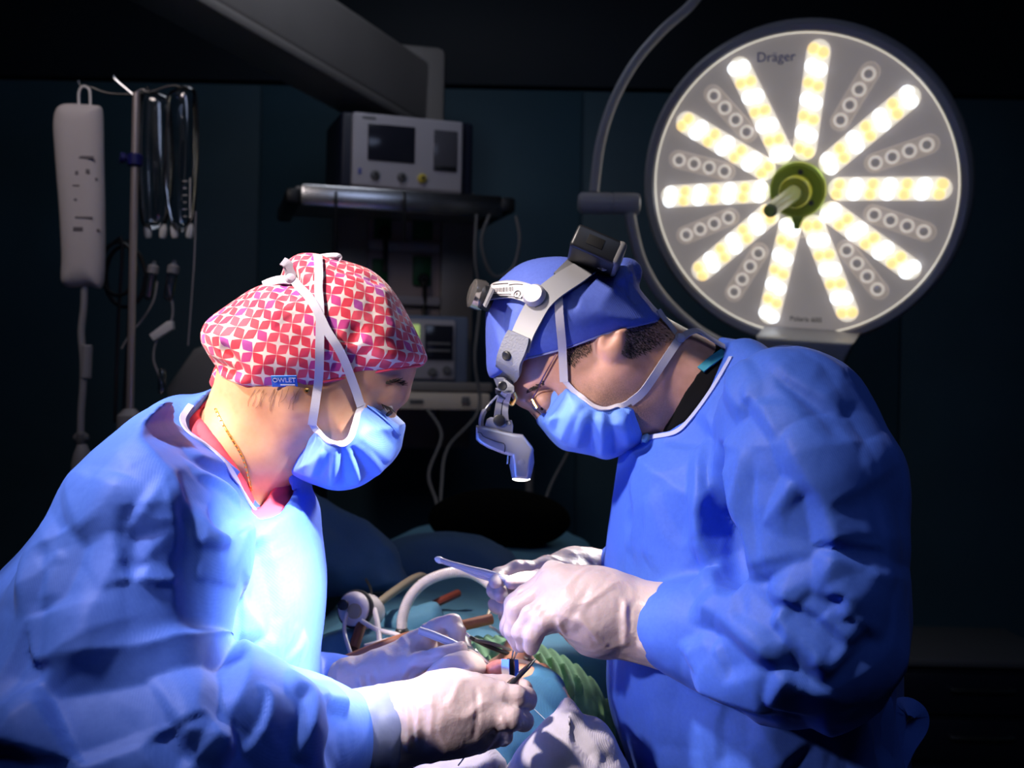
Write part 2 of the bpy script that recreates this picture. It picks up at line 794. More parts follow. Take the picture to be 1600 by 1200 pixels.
def crease(V, N, tree, lines, base_h=1.0, wm=1.0, Q=None):
    """raise (h>0) or sink (h<0) sharp folds along lines given in pixels: (points, height, width)"""
    D = np.zeros(len(V), dtype=f32)
    E = np.zeros(len(V), dtype=f32)
    for ln in lines:
        pts, h, w = ln[:3]
        w = w * wm
        pw = ln[3] if len(ln) > 3 else 1.0
        P, _ = hits(tree, pts, 0.0, 3)
        if len(P) < 2:
            continue
        A = np.array([list(p) for p in P])
        lo = A.min(0) - w * 1.3
        hi = A.max(0) + w * 1.3
        sel = np.nonzero(((V > lo) & (V < hi)).all(1))[0]
        if len(sel) == 0:
            continue
        d, t, off, tan = pl_dist(V[sel], P)
        we = w
        if Q is not None:
            sd = np.einsum('ij,ij->i', np.cross(tan, off), N[sel]) / np.maximum(d, 1e-5)
            we = w * (0.85 + 0.45 * np.clip(sd * 2, -1, 1))
        taper = np.clip(np.minimum(t, 1 - t) * 5, 0.0, 1) ** 0.7
        q = h * (base_h if h > 0 or Q is None else base_h * 0.6) * taper * np.clip(1 - d / we, 0, 1) ** pw
        if h > 0:
            D[sel] = np.maximum(D[sel], q)
        else:
            E[sel] = np.minimum(E[sel], q)
    D = D + E
    if Q is not None:
        for _ in range(1):
            D = lap(np.repeat(D[:, None], 3, 1), Q, 0.5)[:, 0]
    return V + N * D[:, None]

# ================================================================== ROOM
M_wall = mat('dark_teal_panel', (0.050, 0.125, 0.175), 0.55, var=0.25, vscale=1.5)
M_wall2 = mat('black_blue_fascia', (0.012, 0.022, 0.035), 0.6, var=0.2, vscale=2)
M_floor = mat('dark_vinyl', (0.03, 0.04, 0.05), 0.4, var=0.3, vscale=6)
M_ceil = mat('ceiling_paint', (0.04, 0.05, 0.06), 0.8)
X0, X1, Y0, Y1, ZC = -2.6, 2.6, -1.2, 4.3, 3.0
w = MB()
xs_ = [X0, -0.955, 0.245, 1.445, X1]
w.box((0, Y1 + 0.06, 1.25), (X1 - X0, 0.1, 2.5))
for a, b in zip(xs_[:-1], xs_[1:]):
    w.box(((a + b) / 2, Y1 + 0.005, 1.25), (b - a - 0.008, 0.02, 2.494), bev=0.004)
struct(w.build('wall_back', M_wall))
struct(MB().box((0, Y1 + 0.04, 2.755), (X1 - X0, 0.11, 0.49), bev=0.004).build('trim_1', M_wall2))
struct(MB().box((X0 - 0.05, (Y0 + Y1) / 2, ZC / 2), (0.1, Y1 - Y0, ZC)).build('wall_left', M_wall))
struct(MB().box((X1 + 0.05, (Y0 + Y1) / 2, ZC / 2), (0.1, Y1 - Y0, ZC)).build('wall_right', M_wall))
struct(MB().box((0, Y0 - 0.05, ZC / 2), (X1 - X0, 0.1, ZC)).build('wall_front', M_wall2))
struct(MB().box((0, (Y0 + Y1) / 2, -0.05), (X1 - X0 + 0.2, Y1 - Y0 + 0.3, 0.1)).build('floor', M_floor))
struct(MB().box((0, (Y0 + Y1) / 2, ZC + 0.05), (X1 - X0 + 0.2, Y1 - Y0 + 0.3, 0.1)).build('ceiling', M_ceil))

# ================================================================== MATERIALS OF THE EQUIPMENT
M_grey = mat('grey_enamel', (0.30, 0.28, 0.27), 0.4, var=0.1, vscale=4)
M_lgrey = mat('light_grey_plastic', (0.46, 0.44, 0.49), 0.35)
M_dark = mat('black_plastic', (0.012, 0.013, 0.016), 0.4)
M_navy = mat('navy_plastic', (0.012, 0.016, 0.035), 0.45)
M_screen = mat('dark_screen', (0.02, 0.022, 0.035), 0.15)
M_green = mat('green_socket', (0.005, 0.10, 0.03), 0.5)
M_steel = mat('steel', (0.55, 0.55, 0.56), 0.25, 1.0)
M_cream = mat('cream_panel', (0.85, 0.74, 0.62), 0.4)
M_yellow = mat('yellow_plastic', (0.7, 0.55, 0.08), 0.4)
M_cable = mat('grey_cable', (0.16, 0.16, 0.17), 0.5)
M_ink = mat('dark_print', (0.02, 0.02, 0.03), 0.6)
M_inkb = mat('blue_print', (0.02, 0.06, 0.35), 0.5)
M_white = mat('white_plastic', (0.75, 0.74, 0.74), 0.35)
M_rubber = mat('grey_rubber', (0.30, 0.29, 0.31), 0.5)

# ================================================================== CEILING PENDANT with its shelves
YAW = math.radians(15)
TX = Vector((math.cos(YAW), math.sin(YAW), 0))
TY = Vector((-math.sin(YAW), math.cos(YAW), 0))
TR = Matrix((TX, TY, Vector((0, 0, 1)))).transposed()
TP = at(628, 305, 3.4)


def tw(px, py, v=0.0):
    """(u, z) on the tower's front plane pushed back by v, for a pixel"""
    d = at(px, py, 1.0) - CAMP
    p0 = TP + TY * v
    t = (p0 - CAMP).dot(TY) / d.dot(TY)
    q = CAMP + d * t
    return (q - p0).dot(TX), q.z


def tbox(mb, x0, y0, x1, y1, v, depth, bev=0.004):
    """box whose front face fills the pixel rectangle, front at depth v"""
    u0, za = tw(x0, (y0 + y1) / 2, v)
    u1, zb = tw(x1, (y0 + y1) / 2, v)
    xm = (x0 + x1) / 2
    z0 = tw(xm, y1, v)[1]
    z1 = tw(xm, y0, v)[1]
    c = TP + TX * ((u0 + u1) / 2) + TY * (v + depth / 2)
    c.z = (z0 + z1) / 2
    mb.box(c, (abs(u1 - u0), depth, abs(z1 - z0)), TR, bev)
    return mb


pend = thing('ceiling_pendant', 'grey ceiling pendant with sloping arm, shelf rails and green sockets behind the patterned cap', 'medical pendant', (TP.x, TP.y + 0.25, 3.0))
pa = at(640, 150, 3.80)
pb = at(330, -40, 2.95)
dirv = (pb - pa).normalized()
pe = pa + dirv * ((2.72 - pa.z) / dirv.z)
up = Vector((0, 0, 1))
sx = dirv.cross(up).normalized()
sz = sx.cross(dirv)
RA = Matrix((dirv, sx, sz)).transposed()
MB().box((pa + pe) / 2, ((pe - pa).length, 0.15, 0.215), RA, 0.02, 3).build('arm', M_grey, pend)
MB().box((pa + pe) / 2 - sz * 0.118, ((pe - pa).length * 0.98, 0.17, 0.03), RA, 0.008).build('cable_cover', M_grey, pend)
MB().lathe([(0.06, 2.60), (0.09, 2.62), (0.09, 2.86), (0.13, 2.9), (0.13, 3.0)], (pe.x, pe.y, 0)).build('ceiling_mount', M_grey, pend)
hb = MB()
tbox(hb, 606, 68, 696, 330, 0.34, 0.15, 0.025)
hb.build('joint_cover', M_grey, pend)
cb = MB()
tbox(cb, 524, 300, 572, 700, 0.31, 0.15)
cb.build('post', M_grey, pend)
cb = MB()
tbox(cb, 688, 300, 738, 700, 0.31, 0.15)
cb.build('post', M_grey, pend)
cb = MB()
tbox(cb, 572, 320, 690, 700, 0.335, 0.10)
cb.build('back_panel', mat('pinkish_panel', (0.42, 0.34, 0.34), 0.5), pend)
for yy in (378, 462):
    cb = MB()
    tbox(cb, 576, yy, 688, yy + 14, 0.305, 0.04, 0.003)
    cb.build('cross_rail', M_lgrey, pend)
for (x0, y0, x1, y1, plug) in ((586, 336, 612, 372, 1), (646, 334, 676, 374, 0), (582, 404, 606, 446, 0), (646, 400, 674, 446, 1)):
    b = MB()
    tbox(b, x0, y0, x1, y1, 0.318, 0.025, 0.004)
    s_ = b.build('socket', M_green, pend)
    if plug:
        b = MB()
        u, z = tw((x0 + x1) / 2 + 2, y1 - 10, 0.31)
        c = TP + TX * u + TY * 0.31
        c.z = z
        b.lathe([(0.012, 0.0), (0.018, 0.005), (0.02, 0.03), (0.018, 0.045)], c - TY * 0.01, TY, 20)
        pts = cr([c, c - TY * 0.02 + Vector((0, 0, -0.02)), c + TX * 0.005 + Vector((0, 0, -0.07)), c + TX * 0.003 + Vector((0, 0, -0.13))], 6)
        b.tube(pts, 0.008, 8)
        b.build('plug', M_dark, s_)
shelf = MB()
tbox(shelf, 462, 300, 792, 318, -0.02, 0.40, 0.006)
sh = shelf.build('shelf', M_grey, pend)
rl = MB()
tbox(rl, 470, 296, 786, 330, -0.045, 0.022, 0.008)
rl.build('shelf_rail', M_steel, sh)
for (x0, x1) in ((447, 472), (784, 806)):
    e = MB()
    y_ = 293 if x0 < 600 else 308
    tbox(e, x0, y_, x1, y_ + 24, -0.05, 0.42, 0.01)
    e.build('shelf_bumper', M_dark, sh)
sh2 = MB()
tbox(sh2, 520, 596, 770, 611, -0.02, 0.40, 0.006)
s2 = sh2.build('shelf', M_grey, pend)
dr = MB()
tbox(dr, 526, 613, 766, 640, -0.025, 0.38, 0.006)
d2 = dr.build('drawer', M_cream, pend)
hd = MB()
tbox(hd, 640, 624, 662, 629, -0.033, 0.008, 0.002)
tbox(hd, 722, 620, 734, 632, -0.033, 0.008, 0.002)
hd.build('drawer_handle', M_cable, d2)
cb = MB()
for (pts, r) in (([(632, 300, 3.3), (632, 340, 3.3), (632, 378, 3.32)], 0.004), ([(525, 300, 3.28), (524, 360, 3.28), (520, 420, 3.3)], 0.004)):
    cb.tube(cr(atl(pts), 6), r, 8)
cb.build('hanging_cord', M_dark, pend)

# monitor on the shelf
mon = thing('patient_monitor', 'grey boxy patient monitor with dark screen standing on the pendant shelf', 'medical monitor', TP + TY * 0.1)
MYAW = math.radians(19)
MX = Vector((math.cos(MYAW), math.sin(MYAW), 0))
MY = Vector((-math.sin(MYAW), math.cos(MYAW), 0))
u_, z_ = tw(640, 294, 0.0)
MP = TP + TX * u_
MP.z = tw(628, 300, -0.02)[1] + 0.005
zl = Vector((0.035, 0, 1)).normalized()
MRm = Matrix((MX, MY, MX.cross(MY))).transposed()


def mo(x, z, y):
    return MP + MX * x + MY * y + Vector((0, 0, z))


b = MB()
b.box(mo(0, 0.115, 0.155), (0.405, 0.26, 0.225), MRm, 0.012, 3)
for sx_ in (-1, 1):
    for yy in (0.06, 0.25):
        b.box(mo(sx_ * 0.16, 0.003, yy), (0.03, 0.03, 0.012), MRm, 0.003)
b.build('casing', M_navy, mon)
MB().box(mo(-0.005, 0.115, 0.016), (0.335, 0.03, 0.215), MRm, 0.008, 3).build('front_panel', M_lgrey, mon)
MB().box(mo(-0.057, 0.138, 0.0), (0.142, 0.006, 0.108), MRm, 0.003).build('screen', M_screen, mon)
MB().box(mo(0.108, 0.130, 0.0), (0.074, 0.006, 0.122), MRm, 0.003).build('side_display', mat('grey_display', (0.09, 0.09, 0.11), 0.2), mon)
MB().box(mo(0.108, 0.078, -0.003), (0.066, 0.006, 0.012), MRm, 0.002).build('printer_slot', M_dark, mon)
for x, m_ in ((-0.105, M_cable), (-0.025, M_cable), (0.037, M_yellow)):
    k = MB().lathe([(0.014, 0), (0.014, 0.008), (0.010, 0.014), (0.004, 0.015)], mo(x, 0.042, 0.002), -MY, 18).build('connector', m_, mon)
    MB().lathe([(0.005, 0), (0.005, 0.003)], mo(x, 0.042, -0.014), -MY, 12).build('pin_hole', M_dark, k)
MB().box(mo(-0.15, 0.050, 0.0), (0.010, 0.004, 0.018), MRm, 0.002).build('power_key', mat('blue_key', (0.1, 0.12, 0.4), 0.4), mon)
MB().box(mo(-0.125, 0.208, 0.0), (0.04, 0.003, 0.006), MRm, 0.001).build('nameplate', M_cable, mon)

# lower device on the lower shelf
dev = thing('gas_analyser', 'light grey bedside analyser with green lit display on the lower pendant shelf', 'medical device', TP + TY * 0.1)
b = MB()
tbox(b, 560, 492, 732, 597, 0.015, 0.28, 0.010)
b.build('casing', mat('blue_grey_plastic', (0.16, 0.20, 0.30), 0.4), dev)
b = MB()
tbox(b, 568, 498, 712, 592, 0.003, 0.02, 0.008)
b.build('front_panel', M_lgrey, dev)
b = MB()
tbox(b, 664, 508, 708, 562, -0.004, 0.012, 0.003)
b.build('screen', M_screen, dev)
b = MB()
tbox(b, 590, 506, 656, 530, -0.004, 0.012, 0.003)
b.build('display', mat('lit_display', (0.2, 0.3, 0.1), 0.3, emis=(0.55, 0.75, 0.25), estr=0.5), dev)
b = MB()
for yy in (535, 546):
    tbox(b, 668, yy, 704, yy + 4, -0.007, 0.004, 0.001)
b.build('soft_keys', M_cable, dev)
for px_, py_ in ((675, 581), (698, 578)):
    u, z = tw(px_, py_, 0.0)
    c = TP + TX * u
    c.z = z
    MB().lathe([(0.013, 0), (0.013, 0.010), (0.010, 0.016)], c + TY * 0.004, -TY, 18).build('knob', M_cable, dev)

# cables hanging from the right end of the shelf and below
for i, pts in enumerate(([(765, 335, 3.3), (752, 380, 3.3), (770, 430, 3.32), (800, 420, 3.35), (812, 375, 3.35), (806, 338, 3.36)],
                         [(745, 335, 3.3), (742, 400, 3.3), (750, 470, 3.32), (742, 560, 3.3), (748, 640, 3.3), (700, 700, 3.2), (690, 760, 3.1), (686, 850, 3.0)],
                         [(668, 640, 3.25), (690, 680, 3.2), (670, 740, 3.1), (683, 790, 3.0), (684, 850, 2.9)],
                         [(905, 640, 3.5), (890, 700, 3.4), (860, 760, 3.3), (838, 830, 3.2)])):
    o = MB().tube(cr(atl(pts), 8), 0.0045, 8).build('hanging_cable', M_cable)
    tag(o, ['dark cable looped below the right end of the pendant shelf', 'long dark cable running from the shelf down past the patient monitor stand',
            'dark cable hanging below the cream drawer', 'dark cable slanting in the shadow below the headlamp'][i], 'cable', 'cables in the dark background')

# thin stand behind the headlamp lens
o = MB().tube([at(828, 730, 3.3), Vector((at(828, 730, 3.3).x, 3.3, 0.0))], 0.012, 12).lathe([(0.2, 0.0), (0.2, 0.02), (0.03, 0.05)], (at(828, 730, 3.3).x, 3.3, 0)).build('drip_stand', M_cable)
tag(o, 'thin dark stand pole in the shadow below the headlamp', 'stand')

# ================================================================== OPERATING LAMP
LC = at(1249, 295, 2.6)
ld = (LC - CAMP).normalized()
lr = Vector((ld.y, -ld.x, 0)).normalized()
lu = lr.cross(ld)
tl = math.radians(15)
ln = (-ld * math.cos(tl) + (lr * -0.80 + lu * -0.60) * math.sin(tl)).normalized()
lx = (lr - ln * lr.dot(ln)).normalized()
lz = lx.cross(-ln)
if lz.dot(lu) < 0:
    lz = -lz
LR = Matrix((lx, -ln, lz)).transposed()     # x right, y away from viewer, z up
RAD = 0.338


def lp(a, r, y=0.0):
    """point of the lamp face: image angle in degrees, radius as a share, depth away"""
    t = math.radians(a)
    return LC + lx * (RAD * r * math.cos(t)) + lz * (RAD * r * math.sin(t)) - ln * y


M_lamprim = mat('lamp_grey', (0.36, 0.36, 0.40), 0.35)
M_plate = mat('lamp_cover', (0.40, 0.37, 0.38), 0.35, emis=(1.0, 0.90, 0.86), estr=0.15)
M_warm = mat('warm_led', (1.0, 0.8, 0.4), 0.3, emis=(1.0, 0.70, 0.28), estr=1.15)
M_cool = mat('cool_led', (0.9, 0.95, 1.0), 0.3, emis=(0.88, 0.94, 1.0), estr=2.2)
M_barw = mat('lit_bar_cover', (1, 0.97, 0.9), 0.3, emis=(1.0, 0.92, 0.76), estr=0.70)
M_bard = mat('unlit_bar_added_glow', (0.55, 0.50, 0.48), 0.25, emis=(1.0, 0.85, 0.75), estr=0.22)  # bar is off; the weak emission is added to keep it pale
M_ring = mat('lens_ring', (0.75, 0.72, 0.70), 0.15, emis=(1.0, 0.9, 0.8), estr=0.42)  # ring on an unlit bar, brightened by added emission
M_lens = mat('unlit_lens_added_glow', (0.60, 0.56, 0.54), 0.08, emis=(1, 0.9, 0.85), estr=0.12)  # lens is off; faint emission added so it does not go dark
M_lime = mat('lime_handle', (0.58, 0.74, 0.10), 0.35)
M_lime2 = mat('lime_handle_light', (0.90, 0.92, 0.10), 0.35)
M_limet = mat('pale_lime_sleeve', (0.66, 0.74, 0.30), 0.3, sss=0.2)

lamp = thing('operating_lamp', 'round ceiling operating lamp with radial LED bars and green handle, lit', 'surgical light', LC)
MB().lathe([(0.05, 0.14), (0.22, 0.135), (0.32, 0.105), (0.362, 0.06), (0.368, 0.02), (0.366, -0.006), (0.358, -0.014), (0.344, -0.012), (0.337, 0.0), (0.333, 0.012), (0.1, 0.02)], LC, -ln, 96).build('housing', M_lamprim, lamp, auto=50)
pl_ = MB().lathe([(0.336, 0.0), (0.336, 0.004), (0.0005, 0.004)][::-1] + [(0.336, -0.001), (0.05, -0.002)], LC, -ln, 96).build('cover', M_plate, lamp)
MB().lathe([(0.337, -0.004), (0.3395, -0.006), (0.342, -0.004), (0.3395, -0.002), (0.337, -0.004)], LC, -ln, 96, False).build('glow_ring', M_barw, lamp)


def capsule_poly(r0, r1, hw, n=8):
    P = []
    for k in range(n + 1):
        t = -PI / 2 + PI * k / n
        P.append((r1 - hw + hw * math.cos(t), hw * math.sin(t)))
    for k in range(n + 1):
        t = PI / 2 + PI * k / n
        P.append((r0 + hw + hw * math.cos(t), hw * math.sin(t)))
    return P


def bar_frame(a):
    t = math.radians(a)
    e = lx * math.cos(t) + lz * math.sin(t)
    s = lx * -math.sin(t) + lz * math.cos(t)
    return e, s, Matrix((e, -ln, s)).transposed()


LIT = [117, 83, 41, 1, -35, -67.5, -102, -139, -176, 150]
UNLIT = [60, 20, -18, -51, -121, -157, 167, 133]
rr = random.Random(4)
for i, a in enumerate(LIT):
    e, s_, R = bar_frame(a)
    b = MB().prism(capsule_poly(0.065, 0.325, 0.0255), -0.010, -0.001, R, LC, 0.004).build('light_bar', M_barw, lamp)
    n = 7
    off = i % 2
    for k in range(n):
        r = 0.088 + k * (0.302 - 0.088) / (n - 1)
        cool = (k + off) % 2 == 0
        q = MB()
        for sd in (-1, 1):
            rad = 0.0145 if cool else 0.013
            q.lathe([(rad, 0), (rad * 0.95, 0.004), (rad * 0.7, 0.008), (rad * 0.3, 0.0098)], LC + e * (r + sd * 0.003) + s_ * (sd * 0.0105) + ln * 0.0095, ln, 14)
        q.build('led_pair', M_cool if cool else M_warm, b)
for i, a in enumerate(UNLIT):
    e, s_, R = bar_frame(a)
    b = MB().prism(capsule_poly(0.150, 0.312, 0.021), -0.006, -0.001, R, LC, 0.003).build('light_bar', M_bard, lamp)
    b['label'] = 'unlit light bar'
    for k in range(4):
        r = 0.175 + k * 0.037
        c = LC + e * r + ln * 0.0062
        rg = MB().lathe([(0.0155, 0), (0.0155, 0.003), (0.0135, 0.0045), (0.0115, 0.003), (0.0115, 0.001)], c, ln, 22).build('lens_ring', M_ring, b)
        MB().lathe([(0.011, 0), (0.009, 0.0025), (0.004, 0.0035)], c, ln, 16).build('lens', M_lens, b)
for a0 in (100, -85):
    arc = [lp(a0 - 12, 0.80, -0.002), lp(a0 - 13, 0.55, -0.002), lp(a0 - 13, 0.42, -0.002), lp(a0 - 8, 0.345, -0.002), lp(a0, 0.325, -0.002), lp(a0 + 8, 0.345, -0.002), lp(a0 + 13, 0.42, -0.002), lp(a0 + 13, 0.55, -0.002), lp(a0 + 12, 0.80, -0.002)]
    MB().tube(cr(arc, 6), 0.0018, 8).build('cover_bead', M_bard, lamp)
RT = Matrix((lx, -ln, lz)).transposed()
text_mesh('brand_lettering', 'Dr\u00e4ger', 0.030, lp(101, 0.87, -0.003), RT, M_inkb, lamp, 0.0006)
text_mesh('model_lettering', 'Polaris 600', 0.0165, lp(-86, 0.90, -0.003), RT, M_ink, lamp, 0.0005)
# handle
hub = MB()
hc = LC + ln * 0.004
hub.lathe([(0.062, 0.0), (0.064, 0.012), (0.062, 0.020), (0.056, 0.024), (0.050, 0.022), (0.02, 0.022)], hc, ln, 48)
hub.prism([(-0.016, -0.052), (0.022, -0.05), (0.010, -0.074), (0.006, -0.088), (-0.006, -0.088), (-0.008, -0.074)], -0.02, -0.006, RT, hc, 0.003)
h_ = hub.build('handle_hub', M_lime, lamp)
q = MB()
for a in (80, -40, 200):
    t = math.radians(a)
    q.lathe([(0.006, 0), (0.006, 0.002)], hc + lx * (0.042 * math.cos(t)) + lz * (0.042 * math.sin(t)) + ln * 0.021, ln, 14)
q.build('hub_screw', M_cable, h_)
MB().lathe([(0.036, 0.02), (0.036, 0.042), (0.033, 0.050), (0.020, 0.052)], hc, ln, 32).build('handle_collar', M_lime2, lamp)
hr_ = MB().lathe([(0.0175, 0.05), (0.017, 0.10), (0.015, 0.26), (0.014, 0.272), (0.010, 0.276)], hc, ln, 24).build('handle_rod', M_limet, lamp)
MB().lathe([(0.0095, 0.275), (0.0095, 0.279), (0.004, 0.280)], hc, ln, 20).build('rod_tip', M_lime, hr_)
# yoke, joint, arm, control box
MB().tube(cr(atl([(1130, -60, 2.55), (1082, 5, 2.56), (1035, 48, 2.57), (992, 98, 2.58), (958, 160, 2.58), (938, 225, 2.58), (928, 300, 2.58)]), 8), 0.0115, 14).build('upper_arm_tube', M_lamprim, lamp)
jr = Matrix.Identity(3)
ja, jb = at(903, 317, 2.58), at(1000, 319, 2.58)
MB().lathe([(0.016, 0.0), (0.0235, 0.006), (0.0245, 0.04), (0.0245, 0.072), (0.0225, 0.074), (0.0225, 0.077), (0.0245, 0.079), (0.0245, 0.128), (0.0225, 0.136), (0.012, 0.139)], ja, jb - ja, 28).build('arm_joint', M_lamprim, lamp)
MB().tube(cr(atl([(983, 325, 2.58), (990, 365, 2.58), (1003, 410, 2.60), (1028, 455, 2.63), (1062, 492, 2.66), (1105, 525, 2.70), (1160, 548, 2.72), (1230, 555, 2.72)]), 8), 0.0125, 14).build('yoke', M_lamprim, lamp)
cbx = MB().prism([(-0.10, 0.04), (0.12, 0.04), (0.105, 0.005), (0.085, -0.045), (-0.085, -0.045), (-0.095, 0.005)], -0.05, 0.07, RT, at(1255, 548, 2.66), 0.012, 3).build('control_box', M_lamprim, lamp)
MB().box(at(1262, 560, 2.60), (0.05, 0.006, 0.014), RT, 0.002).build('control_label', M_cream, cbx)
MB().box(at(1270, 585, 2.66), (0.15, 0.10, 0.014), RT, 0.005).build('box_foot', M_lamprim, lamp)
MB().lathe([(0.03, 0), (0.032, 0.02), (0.028, 0.06), (0.015, 0.065)], at(1284, 588, 2.68), (0, 0, -1), 20).build('lower_knuckle', M_lamprim, lamp)

# ================================================================== DRIP POLE, PRESSURE BAG, FLUID BAGS
YI = 2.4
M_clear = bpy.data.materials.new('clear_plastic')
M_clear.use_nodes = True
N_, L_ = nt(M_clear)
N_.clear()
out_ = N_.new('ShaderNodeOutputMaterial')
mx_ = N_.new('ShaderNodeMixShader')
tr_ = N_.new('ShaderNodeBsdfTransparent')
tr_.inputs[0].default_value = (0.90, 0.92, 0.95, 1)
gl_ = N_.new('ShaderNodeBsdfGlossy')
gl_.inputs['Roughness'].default_value = 0.12
lw_ = N_.new('ShaderNodeLayerWeight')
lw_.inputs['Blend'].default_value = 0.35
ad_ = N_.new('ShaderNodeMath')
ad_.operation = 'ADD'
ad_.inputs[1].default_value = 0.10
L_.new(lw_.outputs['Fresnel'], ad_.inputs[0])
L_.new(ad_.outputs[0], mx_.inputs[0])
L_.new(tr_.outputs[0], mx_.inputs[1])
L_.new(gl_.outputs[0], mx_.inputs[2])
L_.new(mx_.outputs[0], out_.inputs[0])
M_pole = mat('dull_steel_pole', (0.50, 0.43, 0.42), 0.35, 0.6)

pole_x = at(208, 400, YI).x
pole = thing('drip_pole', 'thin steel drip pole with wire hooks and a blue clamp at the far left', 'drip stand', (pole_x, YI, 0))
zt = at(208, 145, YI).z
MB().tube([(pole_x, YI, 0.05), (pole_x, YI, 0.95)], 0.012, 14).build('lower_tube', M_pole, pole)
MB().tube([(pole_x, YI, 0.9), (pole_x, YI, zt)], 0.0078, 14).build('upper_tube', M_pole, pole)
MB().lathe([(0.022, 0), (0.026, 0.02), (0.026, 0.06), (0.012, 0.075)], (pole_x, YI, at(203, 695, YI).z), n=18).build('height_lock', M_rubber, pole)
b = MB()
zc = at(208, 250, YI).z
b.lathe([(0.010, -0.014), (0.016, -0.010), (0.016, 0.010), (0.010, 0.014)], (pole_x, YI, zc), n=14)
b.lathe([(0.006, 0.0), (0.006, 0.018), (0.011, 0.020), (0.011, 0.03)], (pole_x, YI, zc), (-0.9, -0.4, 0.1), 12)
b.build('clamp', mat('deep_blue_clamp', (0.01, 0.012, 0.12), 0.4), pole)
for pts in ([(208, 148), (196, 138), (180, 124), (178, 118)], [(208, 148), (170, 146), (140, 136), (126, 134), (122, 126)],
            [(208, 148), (240, 142), (270, 134), (292, 140), (296, 134)], [(208, 148), (222, 140), (232, 146), (230, 136)]):
    MB().tube(cr(atl(pts, YI), 6), 0.0022, 8).build('hook', M_steel, pole)
for k in range(5):
    a = 2 * PI * k / 5 + 0.3
    e = Vector((math.cos(a), math.sin(a), 0))
    lg = MB().tube([Vector((pole_x, YI, 0.09)), Vector((pole_x, YI, 0.085)) + e * 0.15, Vector((pole_x, YI, 0.065)) + e * 0.28], 0.011, 10).build('leg', M_pole, pole)
    MB().lathe([(0.012, -0.010), (0.028, -0.010), (0.028, 0.010), (0.012, 0.010)], Vector((pole_x, YI, 0.028)) + e * 0.28, (-e.y, e.x, 0), 16).build('caster', M_dark, lg)

# white pressure bag
M_bag = mat('off_white_cuff_fabric', (0.60, 0.55, 0.56), 0.7, bump=0.15, bscale=60, bdist=0.004)
pbag = thing('pressure_infusion_bag', 'white pressure infusion cuff with hanging tube and squeeze bulb, left of the drip pole', 'infusion bag', at(125, 450, YI))
pol = Poly2([(88, 172), (100, 163), (125, 162), (152, 166), (159, 172), (161, 240), (164, 320), (164, 380), (160, 446), (140, 447), (100, 446), (97, 400), (92, 320), (87, 240), (84, 195)], YI, res=0.003, pad=0.05)
V, Q = sdf_mesh(lambda P: inflate(P, pol, YI, 0.028, 0.04), axis((at(70, 300, YI).x, at(180, 300, YI).x, 0.004)), axis((YI - 0.05, YI + 0.05, 0.004)), axis((at(100, 470, YI).z, at(100, 140, YI).z, 0.004)))
V = V + vnormals(V, Q) * (waves(V, 45, 3, stretch=(1.4, 1, 0.5)) * 0.0016)[:, None]
bagm = mk('cuff', V, Q, M_bag, pbag)
tb = bvh_of(V, Q)
RI = Matrix.Identity(3)
for (px_, py_, w_, h_) in ((133, 246, 0.036, 0.006), (120, 270, 0.006, 0.008), (137, 268, 0.008, 0.010), (150, 280, 0.006, 0.006), (118, 312, 0.006, 0.005), (131, 340, 0.036, 0.004), (122, 358, 0.020, 0.009), (152, 360, 0.010, 0.006), (119, 290, 0.014, 0.003)):
    h = hit(tb, px_, py_, 0.0005)
    if h:
        MB().box(h[0], (w_, 0.0012, h_), None, 0.0004).build('print', mat('faded_print', (0.16, 0.14, 0.16), 0.7) if 'faded_print' not in bpy.data.materials else bpy.data.materials['faded_print'], bagm)
MB().tube(cr(atl([(124, 172), (123, 148), (126, 138), (132, 135), (139, 139), (141, 150), (141, 174)], YI), 6), 0.0028, 8).build('hanging_loop', M_white, pbag)
MB().tube(cr(atl([(132, 440), (131, 480), (127, 520), (130, 560), (130, 600), (127, 640), (126, 680)], YI), 8), 0.0075, 12).build('air_tube', M_rubber, pbag)
MB().lathe([(0.009, 0), (0.0115, 0.003), (0.0115, 0.068), (0.009, 0.071)], at(134, 592, YI), (0.02, 0, 1), 16).build('connector', M_rubber, pbag)
b = MB().lathe([(0.009, 0.012), (0.012, 0.008), (0.012, -0.008), (0.008, -0.014)], at(127, 684, YI), n=16)
b.lathe([(0.005, -0.016), (0.009, -0.012), (0.009, 0.012), (0.005, 0.016)], at(127, 684, YI), (1, 0, 0), 12)
b.build('valve', M_cable, pbag)
MB().lathe([(0.004, 0.040), (0.010, 0.036), (0.017, 0.018), (0.0215, -0.005), (0.021, -0.022), (0.015, -0.038), (0.006, -0.045)], at(128, 722, YI), n=24).build('bulb', M_rubber, pbag)

